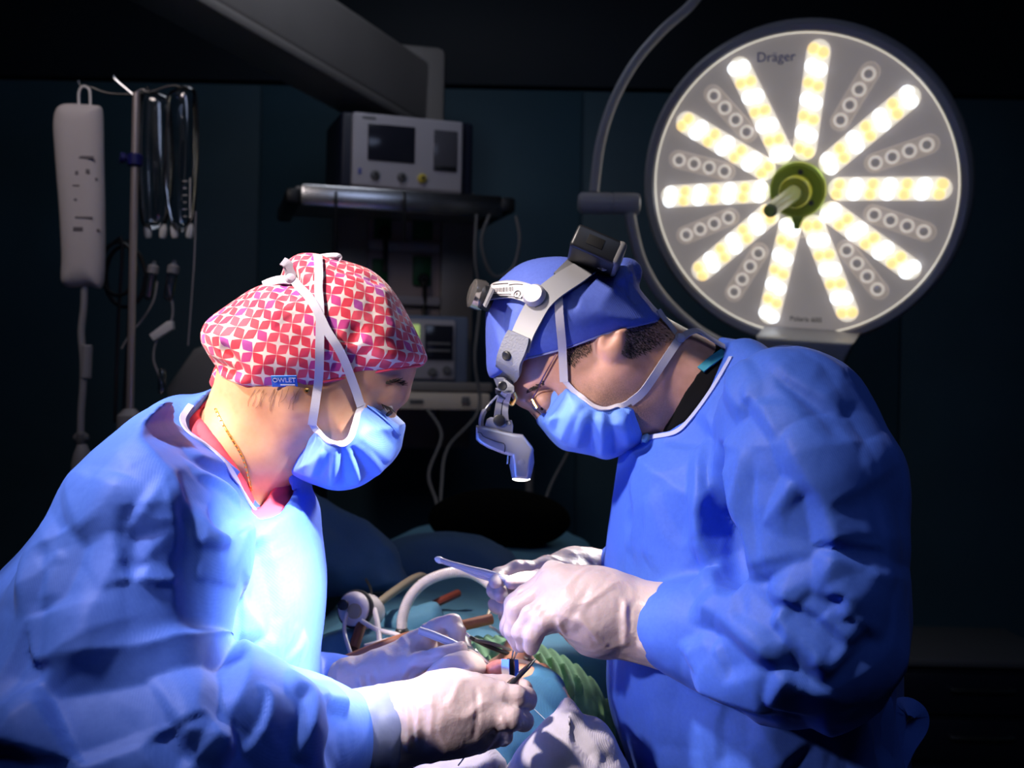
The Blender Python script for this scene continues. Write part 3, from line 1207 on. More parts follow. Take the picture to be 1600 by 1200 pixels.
# two clear fluid bags
for i, (pts, yy, lab) in enumerate((([(220, 150), (236, 142), (256, 146), (268, 160), (272, 230), (270, 300), (262, 345), (240, 358), (222, 350), (217, 300), (216, 220)], YI + 0.05, 'clear fluid bag hanging close beside the drip pole'),
                                     ([(262, 148), (280, 138), (300, 138), (308, 155), (313, 220), (314, 260), (308, 320), (300, 350), (284, 362), (266, 352), (258, 300), (257, 200)], YI - 0.01, 'clear fluid bag with a level scale, hanging right of the other bag'))):
    t_ = thing('fluid_bag', lab, 'infusion bag', at(sum(p[0] for p in pts) / len(pts), 350, yy), 'clear fluid bags on the drip pole')
    po = Poly2(pts, yy, res=0.003, pad=0.05)
    x0_, x1_ = min(p[0] for p in pts) - 8, max(p[0] for p in pts) + 8
    V, Q = sdf_mesh(lambda P: inflate(P, po, yy, 0.022, 0.03), axis((at(x0_, 300, yy).x, at(x1_, 300, yy).x, 0.004)), axis((yy - 0.04, yy + 0.04, 0.004)), axis((at(100, 375, yy).z, at(300, 120, yy).z, 0.004)))
    V = V + vnormals(V, Q) * (waves(V, 60, 5 + i, stretch=(1.4, 1, 0.4)) * 0.0022)[:, None]
    mk('bag', V, Q, M_clear, t_)
    xc = (x0_ + x1_) / 2
    for dx in (-12, 10):
        MB().lathe([(0.006, 0), (0.008, 0.006), (0.008, 0.022), (0.005, 0.03)], at(xc + dx, 372, yy), (0.1 * dx / 12, 0, 1), 14).build('port', M_white, t_)
    dc = MB().lathe([(0.003, -0.06), (0.010, -0.055), (0.011, -0.02), (0.011, 0.0), (0.006, 0.006), (0.004, 0.025)], at(xc + (-6 if i == 0 else -16), 425, yy), (0.15, 0, 1), 16).build('drip_chamber', M_clear, t_)
    MB().lathe([(0.009, 0), (0.012, 0.002), (0.012, 0.016), (0.007, 0.02)], at(xc + (-6 if i == 0 else -16), 428, yy), (0.15, 0, 1), 14).build('chamber_cap', M_rubber, dc)
    if i == 1:
        b = MB()
        for k in range(6):
            b.box(at(289, 283 + 11 * k, yy - 0.026), (0.010 if k % 2 == 0 else 0.006, 0.0008, 0.0014))
        b.tube([at(297, 278, yy - 0.027), at(297, 340, yy - 0.027)], 0.0012, 6)
        b.build('level_scale', M_white, t_)
    if i == 0:
        MB().tube(cr(atl([(246, 440, yy), (240, 470, yy), (222, 500, yy), (205, 520, yy), (190, 545, yy)]), 8), 0.0022, 8).build('line', M_rubber, t_)
    else:
        ln_ = MB().tube(cr(atl([(262, 445, yy), (270, 480, yy), (266, 505, yy), (246, 530, yy), (240, 560, yy), (248, 585, yy), (252, 600, yy)]), 8), 0.0024, 8).build('line', M_rubber, t_)
        b = MB().prism([(-0.026, -0.008), (0.022, -0.010), (0.030, 0.004), (0.020, 0.010), (-0.026, 0.008)], -0.008, 0.008, Matrix.Rotation(-0.62, 3, 'Y'), at(254, 517, yy), 0.002)
        b.build('roller_clamp', M_white, t_)
        MB().lathe([(0.004, 0), (0.008, 0.004), (0.008, 0.045), (0.005, 0.052)], at(253, 616, yy), (0, 0, 1), 14).build('connector', M_clear, t_)
        MB().tube(cr(atl([(306, 330, yy), (304, 400, yy), (300, 460, yy), (294, 540, yy)]), 6), 0.0018, 8).build('air_line', M_rubber, t_)

# coiled cables hanging on the pole
for k, (cx_, cy_, r_) in enumerate(((185, 420, 26), (196, 432, 30))):
    pts = [at(cx_ + r_ * math.cos(2 * PI * t / 14) * (1 + 0.05 * (t // 14)), cy_ + 1.6 * r_ * math.sin(2 * PI * t / 14), YI + 0.09 + 0.07 * k) for t in range(0, 40)]
    pts += [at(cx_ + 5 * k, cy_ + 80, YI + 0.10 + 0.07 * k), at(cx_ - 5, cy_ + 240, YI + 0.11 + 0.07 * k)]
    tag(MB().tube(cr(pts, 3), 0.004, 7).build('coiled_cable', M_dark), 'black cable coil hanging behind the drip pole, ' + ('left' if k == 0 else 'right') + ' of the pair', 'cable', 'coiled cables on the drip pole')

# grey machine behind the assistant's cap
YB = 2.9
b = thing('anaesthetic_trolley', 'pale grey sloping equipment cover behind the red patterned cap', 'medical trolley', (at(300, 640, YB).x, YB + 0.15, 0))
MB().prism([((p.x), p.z) for p in atl([(258, 606), (300, 545), (322, 537), (470, 545), (470, 760), (258, 760)], YB)], YB, YB + 0.3, None, (0, 0, 0), 0.02, 3).build('cover', M_grey, b)
xa, xb = at(250, 700, YB).x, at(478, 700, YB).x
MB().box(((xa + xb) / 2, YB + 0.17, (at(300, 755, YB).z + 0.1) / 2), (xb - xa, 0.4, at(300, 755, YB).z - 0.1), None, 0.02, 3).build('cabinet', M_dark, b)
for sx_ in (xa + 0.05, xb - 0.05):
    for sy_ in (YB + 0.03, YB + 0.31):
        MB().lathe([(0.015, -0.012), (0.045, -0.012), (0.045, 0.012), (0.015, 0.012)], (sx_, sy_, 0.046), (1, 0, 0), 18).build('caster', M_dark, b)


# ================================================================== PEOPLE: materials
def skin_mat(name, col, blush, dark, beardcol=None):
    m = bpy.data.materials.new(name)
    m.use_nodes = True
    N, L = nt(m)
    b = N['Principled BSDF']
    tc = N.new('ShaderNodeTexCoord')
    n1 = N.new('ShaderNodeTexNoise')
    n1.inputs['Scale'].default_value = 38
    n1.inputs['Detail'].default_value = 5
    L.new(tc.outputs['Object'], n1.inputs['Vector'])
    r1 = N.new('ShaderNodeValToRGB')
    r1.color_ramp.elements[0].position = 0.32
    r1.color_ramp.elements[0].color = (*dark, 1)
    r1.color_ramp.elements[1].position = 0.68
    r1.color_ramp.elements[1].color = (*blush, 1)
    e = r1.color_ramp.elements.new(0.5)
    e.color = (*col, 1)
    L.new(n1.outputs['Fac'], r1.inputs[0])
    last = r1.outputs[0]
    if beardcol:
        a = N.new('ShaderNodeAttribute')
        a.attribute_name = 'beard'
        n3 = N.new('ShaderNodeTexNoise')
        n3.inputs['Scale'].default_value = 900
        n3.inputs['Detail'].default_value = 2
        L.new(tc.outputs['Object'], n3.inputs['Vector'])
        ml = N.new('ShaderNodeMath')
        ml.operation = 'MULTIPLY'
        L.new(a.outputs['Fac'], ml.inputs[0])
        L.new(n3.outputs['Fac'], ml.inputs[1])
        mx = N.new('ShaderNodeMix')
        mx.data_type = 'RGBA'
        mx.inputs[7].default_value = (*beardcol, 1)
        L.new(ml.outputs[0], mx.inputs[0])
        L.new(last, mx.inputs[6])
        last = mx.outputs[2]
    L.new(last, b.inputs['Base Color'])
    b.inputs['Roughness'].default_value = 0.48
    b.inputs['Subsurface Weight'].default_value = 0.25
    b.inputs['Subsurface Radius'].default_value = (0.010, 0.004, 0.002)
    b.inputs['Subsurface Scale'].default_value = 1.0
    n2 = N.new('ShaderNodeTexNoise')
    n2.inputs['Scale'].default_value = 420
    n2.inputs['Detail'].default_value = 3
    L.new(tc.outputs['Object'], n2.inputs['Vector'])
    bp = N.new('ShaderNodeBump')
    bp.inputs['Strength'].default_value = 0.12
    bp.inputs['Distance'].default_value = 0.0008
    L.new(n2.outputs['Fac'], bp.inputs['Height'])
    L.new(bp.outputs[0], b.inputs['Normal'])
    return m


def cloth_mat(name, col, col2, rough=0.62, weave=1300.0, wb=0.06, crinkle=45.0, cb=0.20, cd=0.004, sheen=0.04, angle=0.6, transl=0.0):
    """non-woven fabric: tiny slanted ribs, broad crinkles"""
    m = bpy.data.materials.new(name)
    m.use_nodes = True
    N, L = nt(m)
    b = N['Principled BSDF']
    tc = N.new('ShaderNodeTexCoord')
    no = N.new('ShaderNodeTexNoise')
    no.inputs['Scale'].default_value = 260
    no.inputs['Detail'].default_value = 4
    L.new(tc.outputs['Object'], no.inputs['Vector'])
    mx = N.new('ShaderNodeMix')
    mx.data_type = 'RGBA'
    mx.inputs[6].default_value = (*col, 1)
    mx.inputs[7].default_value = (*col2, 1)
    L.new(no.outputs['Fac'], mx.inputs[0])
    L.new(mx.outputs[2], b.inputs['Base Color'])
    b.inputs['Roughness'].default_value = rough
    b.inputs['Specular IOR Level'].default_value = 0.3
    b.inputs['Sheen Weight'].default_value = sheen
    b.inputs['Sheen Roughness'].default_value = 0.4
    mp = N.new('ShaderNodeMapping')
    mp.inputs['Rotation'].default_value = (0, angle, 0.4)
    L.new(tc.outputs['Object'], mp.inputs['Vector'])
    wv = N.new('ShaderNodeTexWave')
    wv.inputs['Scale'].default_value = weave / 20.0 * 3.2
    wv.inputs['Distortion'].default_value = 1.5
    L.new(mp.outputs[0], wv.inputs['Vector'])
    b1 = N.new('ShaderNodeBump')
    b1.inputs['Strength'].default_value = wb
    b1.inputs['Distance'].default_value = 0.0006
    L.new(wv.outputs['Fac'], b1.inputs['Height'])
    vo = N.new('ShaderNodeTexNoise')
    vo.noise_type = 'RIDGED_MULTIFRACTAL'
    vo.inputs['Scale'].default_value = crinkle * 0.5
    vo.inputs['Detail'].default_value = 3
    L.new(tc.outputs['Object'], vo.inputs['Vector'])
    b2 = N.new('ShaderNodeBump')
    b2.inputs['Strength'].default_value = cb
    b2.inputs['Distance'].default_value = cd
    L.new(vo.outputs['Fac'], b2.inputs['Height'])
    L.new(b1.outputs[0], b2.inputs['Normal'])
    L.new(b2.outputs[0], b.inputs['Normal'])
    return m


M_skin_w = skin_mat('warm_skin', (0.54, 0.28, 0.17), (0.61, 0.32, 0.20), (0.47, 0.22, 0.13))
M_skin_m = skin_mat('ruddy_skin', (0.55, 0.29, 0.21), (0.63, 0.33, 0.25), (0.46, 0.23, 0.16), (0.10, 0.075, 0.07))
M_gown = cloth_mat('blue_gown_fabric', (0.042, 0.115, 0.56), (0.060, 0.150, 0.64), cb=0.30, cd=0.003, crinkle=60)
M_mask = cloth_mat('blue_mask_fabric', (0.12, 0.26, 0.80), (0.15, 0.30, 0.86), 0.6, 1800, 0.15, 40, 0.08, 0.002)
M_capm = cloth_mat('blue_cap_fabric', (0.07, 0.11, 0.46), (0.10, 0.16, 0.58), 0.65, 1500, 0.25, 80, 0.25, 0.002)
M_tie = mat('white_tie_tape', (0.46, 0.44, 0.52), 0.7, bump=0.3, bscale=700, bdist=0.0006)
M_scrub = mat('coral_scrub_fabric', (0.72, 0.06, 0.11), 0.75, bump=0.2, bscale=900, bdist=0.0005)
M_black = mat('black_shirt_fabric', (0.004, 0.004, 0.005), 0.9, spec=0.1, bump=0.2, bscale=900, bdist=0.0005)
M_turq = mat('turquoise_tape', (0.02, 0.22, 0.33), 0.6)
M_glove = mat('latex_glove', (0.52, 0.42, 0.42), 0.42, var=0.06, vscale=40, bump=0.45, bscale=60, bdist=0.004, sss=0.35, sssr=(0.012, 0.005, 0.004))
M_gold = mat('gold', (0.85, 0.55, 0.16), 0.25, 1.0)
M_hair = mat('dark_brown_hair', (0.016, 0.010, 0.008), 0.5)
M_eye = mat('eye_white', (0.42, 0.38, 0.36), 0.15)
M_iris = mat('brown_iris', (0.05, 0.025, 0.015), 0.1)
M_eyew = M_eye


def polyz(z, pairs):
    p = sorted(pairs)
    return np.interp(z, [a for a, b in p], [b for a, b in p]).astype(f32)


def px_chain(pts, Y=None):
    """(px, py, Y, r) -> chain nodes"""
    return [(at(p[0], p[1], p[2]), p[3]) for p in pts]


def crumple(V, N, amp, cell, seed, stretch=(1, 1, 1), mask=None, fine=0.32):
    """crisp folded cloth: flat facets of two sizes"""
    d = facet(V, cell, seed, stretch) * amp + facet(V, cell * 0.42, seed + 31, stretch) * amp * fine
    if mask is not None:
        d = d * mask
    return V + N * d[:, None]


def edge_band(name, trees, pts, width, m, parent, lift=0.0015, th=0.0008, n=6):
    P, Nn = hits(trees, pts, lift, n)
    return MB().ribbon(P, Nn, width, th).build(name, m, parent, auto=30)


def hand_sdf(P, palm, fingers, k=0.010, kp=0.02, off=0.0):
    d = None
    for c in palm:
        s = chain(P, c, kp)
        d = s if d is None else smin(d, s, kp)
    fd = None
    for c in fingers:
        s = chain(P, c, 0.004)
        fd = s if fd is None else smin(fd, s, 0.0015)
    return smin(d, fd, k) + off


def set_attr(o, name, val):
    a = o.data.attributes.new(name, 'FLOAT', 'POINT')
    a.data.foreach_set('value', np.asarray(val, dtype=np.float32))


def set_vec(o, name, val):
    a = o.data.attributes.new(name, 'FLOAT_VECTOR', 'POINT')
    a.data.foreach_set('vector', np.asarray(val, dtype=np.float32).ravel())


def bounds(nodes, pad):
    A = np.array([list(p) for p in nodes])
    return A.min(0) - pad, A.max(0) + pad


def glove(name, person, palm, fingers, cuff, creases, label=None, vox=0.0018, cuffk=0.012, wr=0.0018, seed=1):
    """palm: chains, fingers: chains, cuff: chain; returns mesh and tree"""
    pts = [p for c in palm + fingers + [cuff] for p, r in c]
    lo, hi = bounds(pts, 0.06)

    def f(P):
        d = hand_sdf(P, palm, fingers, 0.010)
        c = chain(P, cuff, 0.02)
        return smin(d, c, cuffk)
    V, Q = sdf_mesh(f, axis((lo[0], hi[0], vox)), axis((lo[1], hi[1], vox)), axis((lo[2], hi[2], vox)), smooth=2)
    t = bvh_of(V, Q)
    N = vnormals(V, Q)
    V = V + N * (np.minimum(np.abs(waves(V, 130, seed, 8)), 0.8) * -wr)[:, None]
    V = crease(V, N, t, creases)
    o = mk(name, V, Q, M_glove, person)
    if label:
        o['label'] = label
    return o, bvh_of(V, Q)


# ================================================================== ASSISTANT (left)
YW = 1.20
wom = thing('person', 'woman in blue gown, red patterned cap and blue mask, leaning over the wound at left', 'person', (at(200, 900, YW).x, YW, 0))

w_head = Poly2([(650, 566), (650, 578), (646, 592), (640, 612), (636, 624), (630, 632), (621, 641), (616, 650), (617, 662), (622, 676), (624, 684), (618, 694), (610, 700), (606, 712), (596, 725), (582, 740), (562, 748), (538, 742), (508, 724), (480, 705), (440, 690), (395, 665), (352, 610), (348, 560), (360, 515), (400, 475), (450, 450), (520, 440), (580, 455), (622, 495), (645, 535)], YW)
w_neck = px_chain([(452, 615, YW, 0.060), (418, 668, YW, 0.054), (370, 716, YW, 0.056), (300, 800, YW, 0.075)])
w_tor = Poly2([(272, 622), (300, 630), (345, 672), (395, 720), (430, 757), (486, 783), (497, 850), (504, 920), (499, 985), (492, 1050), (488, 1200), (490, 1500), (500, 2180), (-30, 2180), (-60, 1500), (-70, 1200), (-55, 1060), (-25, 960), (14, 895), (58, 845), (108, 782), (150, 738), (190, 692), (232, 650)], YW, n=6)
WA = px_chain([(290, 745, 1.06, 0.072), (235, 830, 1.02, 0.080), (165, 985, 0.99, 0.082), (130, 1190, 0.935, 0.092), (250, 1205, 0.94, 0.094), (380, 1182, 0.985, 0.074), (470, 1160, 1.04, 0.054), (535, 1152, 1.075, 0.043)])
WB = px_chain([(360, 760, 1.36, 0.07), (390, 1080, 1.42, 0.07), (500, 1090, 1.33, 0.045), (575, 1078, 1.29, 0.034)])

# hands of the assistant
wr_palm = [px_chain([(640, 1128, 1.095, 0.0290), (700, 1108, 1.085, 0.0300), (752, 1090, 1.085, 0.020)]),
           px_chain([(640, 1130, 1.095, 0.0290), (700, 1116, 1.08, 0.0310), (748, 1118, 1.07, 0.021)]),
           px_chain([(640, 1132, 1.095, 0.0290), (700, 1122, 1.085, 0.0300), (742, 1140, 1.08, 0.019)])]
wr_fing = [px_chain([(750, 1086, 1.085, 0.0160), (806, 1088, 1.080, 0.0115), (823, 1092, 1.098, 0.0108), (808, 1094, 1.130, 0.0095)]),
           px_chain([(746, 1118, 1.07, 0.0150), (798, 1124, 1.063, 0.0112), (818, 1127, 1.082, 0.0106), (800, 1126, 1.115, 0.0095)]),
           px_chain([(740, 1140, 1.078, 0.0135), (774, 1152, 1.078, 0.0100), (786, 1152, 1.098, 0.0094), (772, 1146, 1.120, 0.0085)]),
           px_chain([(732, 1150, 1.095, 0.0120), (752, 1163, 1.10, 0.0090), (760, 1160, 1.115, 0.0085), (750, 1152, 1.13, 0.008)]),
           px_chain([(705, 1085, 1.115, 0.018), (752, 1074, 1.145, 0.0135), (795, 1072, 1.155, 0.0115), (820, 1076, 1.150, 0.0095)])]
wl_palm = [px_chain([(600, 1060, 1.285, 0.026), (632, 1046, 1.288, 0.026), (650, 1010, 1.298, 0.014)]),
           px_chain([(600, 1062, 1.285, 0.026), (645, 1050, 1.29, 0.028), (668, 1020, 1.315, 0.018)]),
           px_chain([(600, 1064, 1.285, 0.026), (650, 1055, 1.295, 0.026), (675, 1045, 1.325, 0.016)])]
wl_fing = [px_chain([(650, 1002, 1.295, 0.0125), (680, 982, 1.293, 0.0115), (706, 974, 1.290, 0.0112), (714, 988, 1.282, 0.0100), (718, 1008, 1.272, 0.0082)]),
           px_chain([(664, 1012, 1.318, 0.0130), (704, 990, 1.325, 0.0110), (722, 1006, 1.305, 0.0100), (730, 1018, 1.290, 0.0085)]),
           px_chain([(672, 1032, 1.328, 0.0125), (712, 1030, 1.338, 0.0105), (722, 1042, 1.323, 0.0098), (712, 1050, 1.310, 0.0088)]),
           px_chain([(672, 1050, 1.332, 0.0115), (700, 1054, 1.340, 0.0095), (708, 1060, 1.327, 0.0088), (700, 1064, 1.315, 0.008)]),
           px_chain([(622, 1050, 1.268, 0.0165), (655, 1034, 1.250, 0.0115), (692, 1025, 1.243, 0.0105), (720, 1015, 1.250, 0.0094)])]
wr_cuff = px_chain([(545, 1150, 1.085, 0.0405), (600, 1140, 1.09, 0.0375), (650, 1126, 1.093, 0.0335)])
wl_cuff = px_chain([(512, 1086, 1.30, 0.036), (560, 1076, 1.287, 0.032), (602, 1062, 1.285, 0.028)])

ey_w = at(603, 629, YW)
ey_w.y = YW - 0.0415
GW = at(0, 0, YW)


def f_woman(P):
    d = inflate(P, w_head, YW, 0.072, 0.066)
    c = at(560, 660, YW)
    # cheek fullness, brow, nose
    for s in (-1, 1):
        q = at(578, 668, YW)
        d = smin(d, ell(P, (q.x, YW + s * 0.034, q.z), (0.022, 0.018, 0.024)), 0.02)
        q = at(618, 612, YW)
        d = smin(d, ell(P, (q.x, YW + s * 0.026, q.z), (0.010, 0.020, 0.012)), 0.012)
        q = at(609, 641, YW)
        d = smax(d, -ell(P, (q.x, YW + s * 0.051, q.z), (0.013, 0.014, 0.009)), 0.012)
        q = at(603, 629, YW)
        d = smin(d, ell(P, (q.x - 0.002, YW + s * 0.0375, q.z + 0.0035), (0.0135, 0.0125, 0.0105)), 0.006)
        # ear
        q = at(478, 588, YW)
        e = ell(P, (q.x, YW + s * 0.069, q.z), (0.014, 0.006, 0.026))
        q2 = at(478, 606, YW)
        e = smin(e, ell(P, (q2.x, YW + s * 0.0745, q2.z), (0.0085, 0.0055, 0.0085)), 0.006)
        d = smin(d, e, 0.006)
    d = smin(d, chain(P, w_neck, 0.03), 0.03)
    # strap muscle of the neck
    d = smin(d, chain(P, px_chain([(485, 640, YW - 0.05, 0.014), (430, 715, YW - 0.035, 0.013), (395, 765, YW - 0.02, 0.012)]), 0.01), 0.03)
    b = inflate(P, w_tor, YW, 0.17, 0.13) + 0.022
    d = smin(d, b, 0.02)
    d = smin(d, chain(P, [(p, r - 0.034) for p, r in WA[1:]], 0.02), 0.02)
    d = smin(d, chain(P, [(p, max(r - 0.026, 0.022)) for p, r in WB], 0.02), 0.02)
    d = smin(d, hand_sdf(P, wr_palm, wr_fing, off=0.004), 0.004)
    d = smin(d, hand_sdf(P, wl_palm, wl_fing, off=0.004), 0.004)
    # legs
    for s in (-1, 1):
        d = smin(d, chain(P, [((GW.x * 0 + at(250, 900, YW).x, YW + s * 0.10, 0.80), 0.085), ((at(265, 900, YW).x, YW + s * 0.11, 0.47), 0.055), ((at(240, 900, YW).x, YW + s * 0.11, 0.10), 0.04), ((at(240, 900, YW).x + 0.02, YW + s * 0.11, 0.045), 0.04), ((at(240, 900, YW).x + 0.15, YW + s * 0.12, 0.032), 0.031)], 0.04), 0.05)
    return d


def person_grid(x0, x1, hx0, hx1, y0, y1, hy0, hy1, z1, hz0, fine):
    c = 0.008
    return (axis((x0, hx0, c), (hx0, hx1, fine), (hx1, x1, 0.005)) if x0 < hx0 else axis((hx0, hx1, fine), (hx1, x1, c)),
            axis((y0, hy0, c), (hy0, hy1, fine), (hy1, y1, c)),
            axis((0.0, 0.75, 0.016), (0.75, hz0, 0.007), (hz0, z1, fine)))


gx = person_grid(at(-90, 0, YW).x, at(850, 0, 1.2).x, at(300, 0, YW).x, at(665, 0, YW).x, 0.85, 1.52, YW - 0.10, YW + 0.09, at(600, 425, YW).z, at(400, 800, YW).z, 0.0021)
V, Q = sdf_mesh(f_woman, *gx, smooth=1)
w_body = mk('body', V, Q, M_skin_w, wom)
T_wbody = bvh_of(V, Q)

# eye, lashes, brow
ec = at(603, 639, YW - 0.0362)
e_ = MB().lathe([(0.0001, -0.0075), (0.0044, -0.006), (0.0066, -0.003), (0.0075, 0), (0.0066, 0.0035), (0.0042, 0.0062), (0.0001, 0.0075)], ec, (0.5, -0.6, -0.6), 20).build('eye', M_eye, wom)
MB().lathe([(0.0042, 0.0060), (0.0036, 0.0071), (0.002, 0.0077), (0.0001, 0.0078)], ec, (0.6, -0.4, -0.7), 16).build('iris', M_iris, e_)
rr = random.Random(2)
q = MB()
for k in range(16):
    t = k / 15
    p = at(596 + 15 * t, 631 + 6 * t, YW - 0.0515 + 0.004 * t)
    tip = p + Vector((0.004 + 0.003 * t, -0.003, -0.005 - 0.002 * rr.random()))
    q.tube([p, (p + tip) / 2 + Vector((0.0005, 0, -0.0008)), tip], [0.00035, 0.0003, 0.0001], 4)
q.build('eyelashes', M_hair, wom)
q = MB()
for k in range(55):
    t = rr.random()
    px_ = 602 + 26 * t
    py_ = 598 - 5 * math.sin(PI * min(1, t * 0.9)) + rr.uniform(-2.0, 2.0) + 4 * t
    h = hit(T_wbody, px_, py_, 0.0003)
    if h and h[0].y < YW:
        dv = (RV * 0.006 + UV_ * rr.uniform(-0.001, 0.003))
        q.tube([h[0], h[0] + dv * 0.5 + h[1] * 0.0008, h[0] + dv + h[1] * 0.0004], [0.0004, 0.0003, 0.0001], 4)
if q.V:
    q.build('eyebrow', M_hair, wom)

# --- scrub top (coral) and gown
w_scut = Poly2([(335, 600), (310, 636), (303, 650), (322, 664), (347, 690), (372, 725), (388, 756), (400, 796), (410, 792), (424, 757), (480, 720), (800, 720), (800, 400), (335, 400)], 1.145, False)
w_gcut = Poly2([(318, 590), (296, 640), (287, 656), (296, 674), (320, 690), (348, 714), (374, 752), (398, 794), (415, 806), (438, 802), (450, 775), (440, 746), (480, 730), (800, 730), (800, 400), (318, 400)], 1.135, False)


def w_hull(P):
    d = inflate(P, w_tor, YW, 0.19, 0.13)
    n = chain(P, [(p, r + 0.010) for p, r in w_neck[1:]], 0.03)
    return smin(d, n, 0.03)


def f_scrub(P):
    d = w_hull(P) + 0.006 + np.clip(extr(P, w_gcut) * 0.8, 0, 0.035)
    return smax(smax(d, -extr(P, w_scut), 0.002), 1.12 - P[:, 2], 0)


sb = (axis((at(180, 0, YW).x, at(510, 0, YW).x, 0.0035)), axis((0.98, 1.42, 0.0035)), axis((at(0, 900, YW).z, at(400, 600, YW).z, 0.0035)))
V, Q = sdf_mesh(f_scrub, *sb, smooth=1)
mk('scrub_top', V, Q, M_scrub, wom)
T_wscrub = bvh_of(V, Q)


def f_wgown(P):
    d = w_hull(P)
    # chest hangs forward and is pulled in below
    d = smin(d, chain(P, WA, 0.03), 0.016)
    d = smin(d, chain(P, WB, 0.03), 0.03)
    # loose cloth at the back and a pouch of the sleeve at the elbow
    d = smin(d, chain(P, px_chain([(60, 1000, 1.05, 0.06), (20, 1150, 1.02, 0.08), (0, 1400, 1.05, 0.10)]), 0.03), 0.05)
    return smax(smax(d, -extr(P, w_gcut), 0.002), 0.30 - P[:, 2], 0)


x_ = at(0, 0, YW).x
gg = (axis((-0.76, -0.62, 0.008), (-0.62, -0.10, 0.0029)), axis((0.83, 1.20, 0.0030), (1.20, 1.53, 0.008)), axis((0.28, 0.90, 0.016), (0.90, at(300, 590, YW).z, 0.0029)))
V, Q = sdf_mesh(f_wgown, *gg, smooth=1)
t0 = bvh_of(V, Q)
N0 = soft_normals(V, Q)
keep = np.clip((0.03 + extr(V, w_gcut) - 0.0) / 0.05, 0.15, 1).astype(f32)
V = crumple(V, N0, 0.008, 0.120, 21, (1.2, 1, 0.62), keep * np.clip(np.abs(N0[:, 1]) * 1.5, 0.35, 1), 0.5)
w_cr = [
    # (line, height, width)
    ([(285, 735), (288, 800), (286, 900), (287, 1010)], -0.006, 0.012),
    ([(208, 790), (209, 850), (207, 905)], -0.006, 0.016),
    ([(205, 800), (245, 820), (285, 812)], 0.006, 0.016), ([(207, 895), (240, 915), (285, 898)], 0.007, 0.016),
    ([(150, 930), (180, 912), (208, 902)], 0.006, 0.018), ([(285, 812), (240, 850), (215, 890)], 0.005, 0.015),
    ([(60, 1032), (150, 1024), (250, 1018), (340, 1012), (362, 1012)], 0.012, 0.030),
    ([(362, 1012), (385, 1060), (345, 1130)], 0.011, 0.022), ([(345, 1015), (350, 1080), (330, 1140)], -0.008, 0.02),
    ([(280, 1150), (310, 1140), (370, 1175)], 0.010, 0.022), ([(250, 1140), (265, 1170), (300, 1195)], -0.009, 0.02),
    ([(375, 1080), (410, 1085), (412, 1120), (385, 1180)], 0.010, 0.014), ([(430, 1072), (465, 1085), (480, 1100), (462, 1190)], 0.010, 0.014),
    ([(480, 1098), (520, 1095), (545, 1108)], 0.008, 0.012), ([(500, 1110), (520, 1140), (505, 1190)], -0.008, 0.014),
    ([(295, 712), (340, 728), (385, 752)], 0.005, 0.009), ([(298, 728), (345, 745), (380, 775)], -0.006, 0.008), ([(300, 742), (345, 762), (375, 790)], 0.005, 0.008),
    ([(60, 1040), (90, 1100), (115, 1160), (125, 1200)], -0.012, 0.03),
    ([(70, 850), (66, 900), (62, 960)], -0.008, 0.02), ([(75, 840), (74, 900), (66, 950)], 0.006, 0.014),
    ([(288, 900), (330, 905), (365, 915)], 0.006, 0.014), ([(320, 800), (350, 840), (365, 870)], -0.007, 0.02),
    ([(300, 840), (340, 850), (365, 845)], 0.006, 0.013), ([(366, 870), (372, 940), (368, 1010)], 0.007, 0.018),
    ([(395, 850), (402, 910), (378, 950)], -0.012, 0.022), ([(420, 830), (432, 900), (438, 1000), (440, 1070)], 0.006, 0.018),
    ([(456, 960), (448, 1010), (440, 1060)], 0.005, 0.010), ([(475, 985), (462, 1020), (450, 1060)], 0.005, 0.010),
    ([(110, 840), (160, 800), (200, 745)], 0.005, 0.03), ([(20, 930), (60, 900), (110, 850)], 0.006, 0.03),
    ([(0, 1050), (50, 1060), (70, 1030)], -0.01, 0.03), ([(75, 1090), (30, 1120), (5, 1180)], 0.012, 0.03),
]
V = crease(V, N0, t0, w_cr, 1.35, 2.3, Q)
w_gown = mk('gown', V, Q, M_gown, wom)
T_wgown = bvh_of(V, Q)
edge_band('neck_binding', [T_wgown], [(298, 634), (289, 645), (284, 657), (293, 676), (318, 693), (346, 717), (371, 754), (394, 794), (414, 806), (432, 800)], 0.006, mat('pale_binding', (0.36, 0.39, 0.62), 0.6), w_gown, 0.001)

# --- gloves
g1, T_wr = glove('glove', wom, wr_palm, wr_fing, wr_cuff, [
    ([(632, 1085), (640, 1130), (638, 1178)], 0.0030, 0.006), ([(650, 1078), (656, 1120), (652, 1172)], 0.0022, 0.005), ([(560, 1100), (580, 1140), (590, 1185)], -0.003, 0.008),
    ([(610, 1095), (618, 1140), (612, 1182)], -0.003, 0.007), ([(672, 1075), (676, 1110), (672, 1160)], 0.0015, 0.005), ([(744, 1070), (746, 1110), (740, 1160)], -0.0016, 0.004),
    ([(780, 1122), (790, 1130), (788, 1142)], 0.002, 0.004), ([(772, 1140), (785, 1148), (800, 1148)], -0.002, 0.004)], 'cream glove with a long turned cuff', seed=3)
g2, T_wl = glove('glove', wom, wl_palm, wl_fing, wl_cuff, [
    ([(560, 1055), (568, 1080), (564, 1098)], 0.003, 0.006), ([(575, 1050), (582, 1075), (578, 1095)], 0.002, 0.005), ([(655, 1000), (665, 1012), (672, 1022)], -0.002, 0.004),
    ([(668, 990), (676, 1000), (680, 1008)], -0.002, 0.004), ([(660, 1030), (680, 1032), (700, 1026)], -0.002, 0.004), ([(655, 1045), (640, 1058), (632, 1068)], -0.002, 0.006)], 'pale glove pinching an instrument', seed=5)
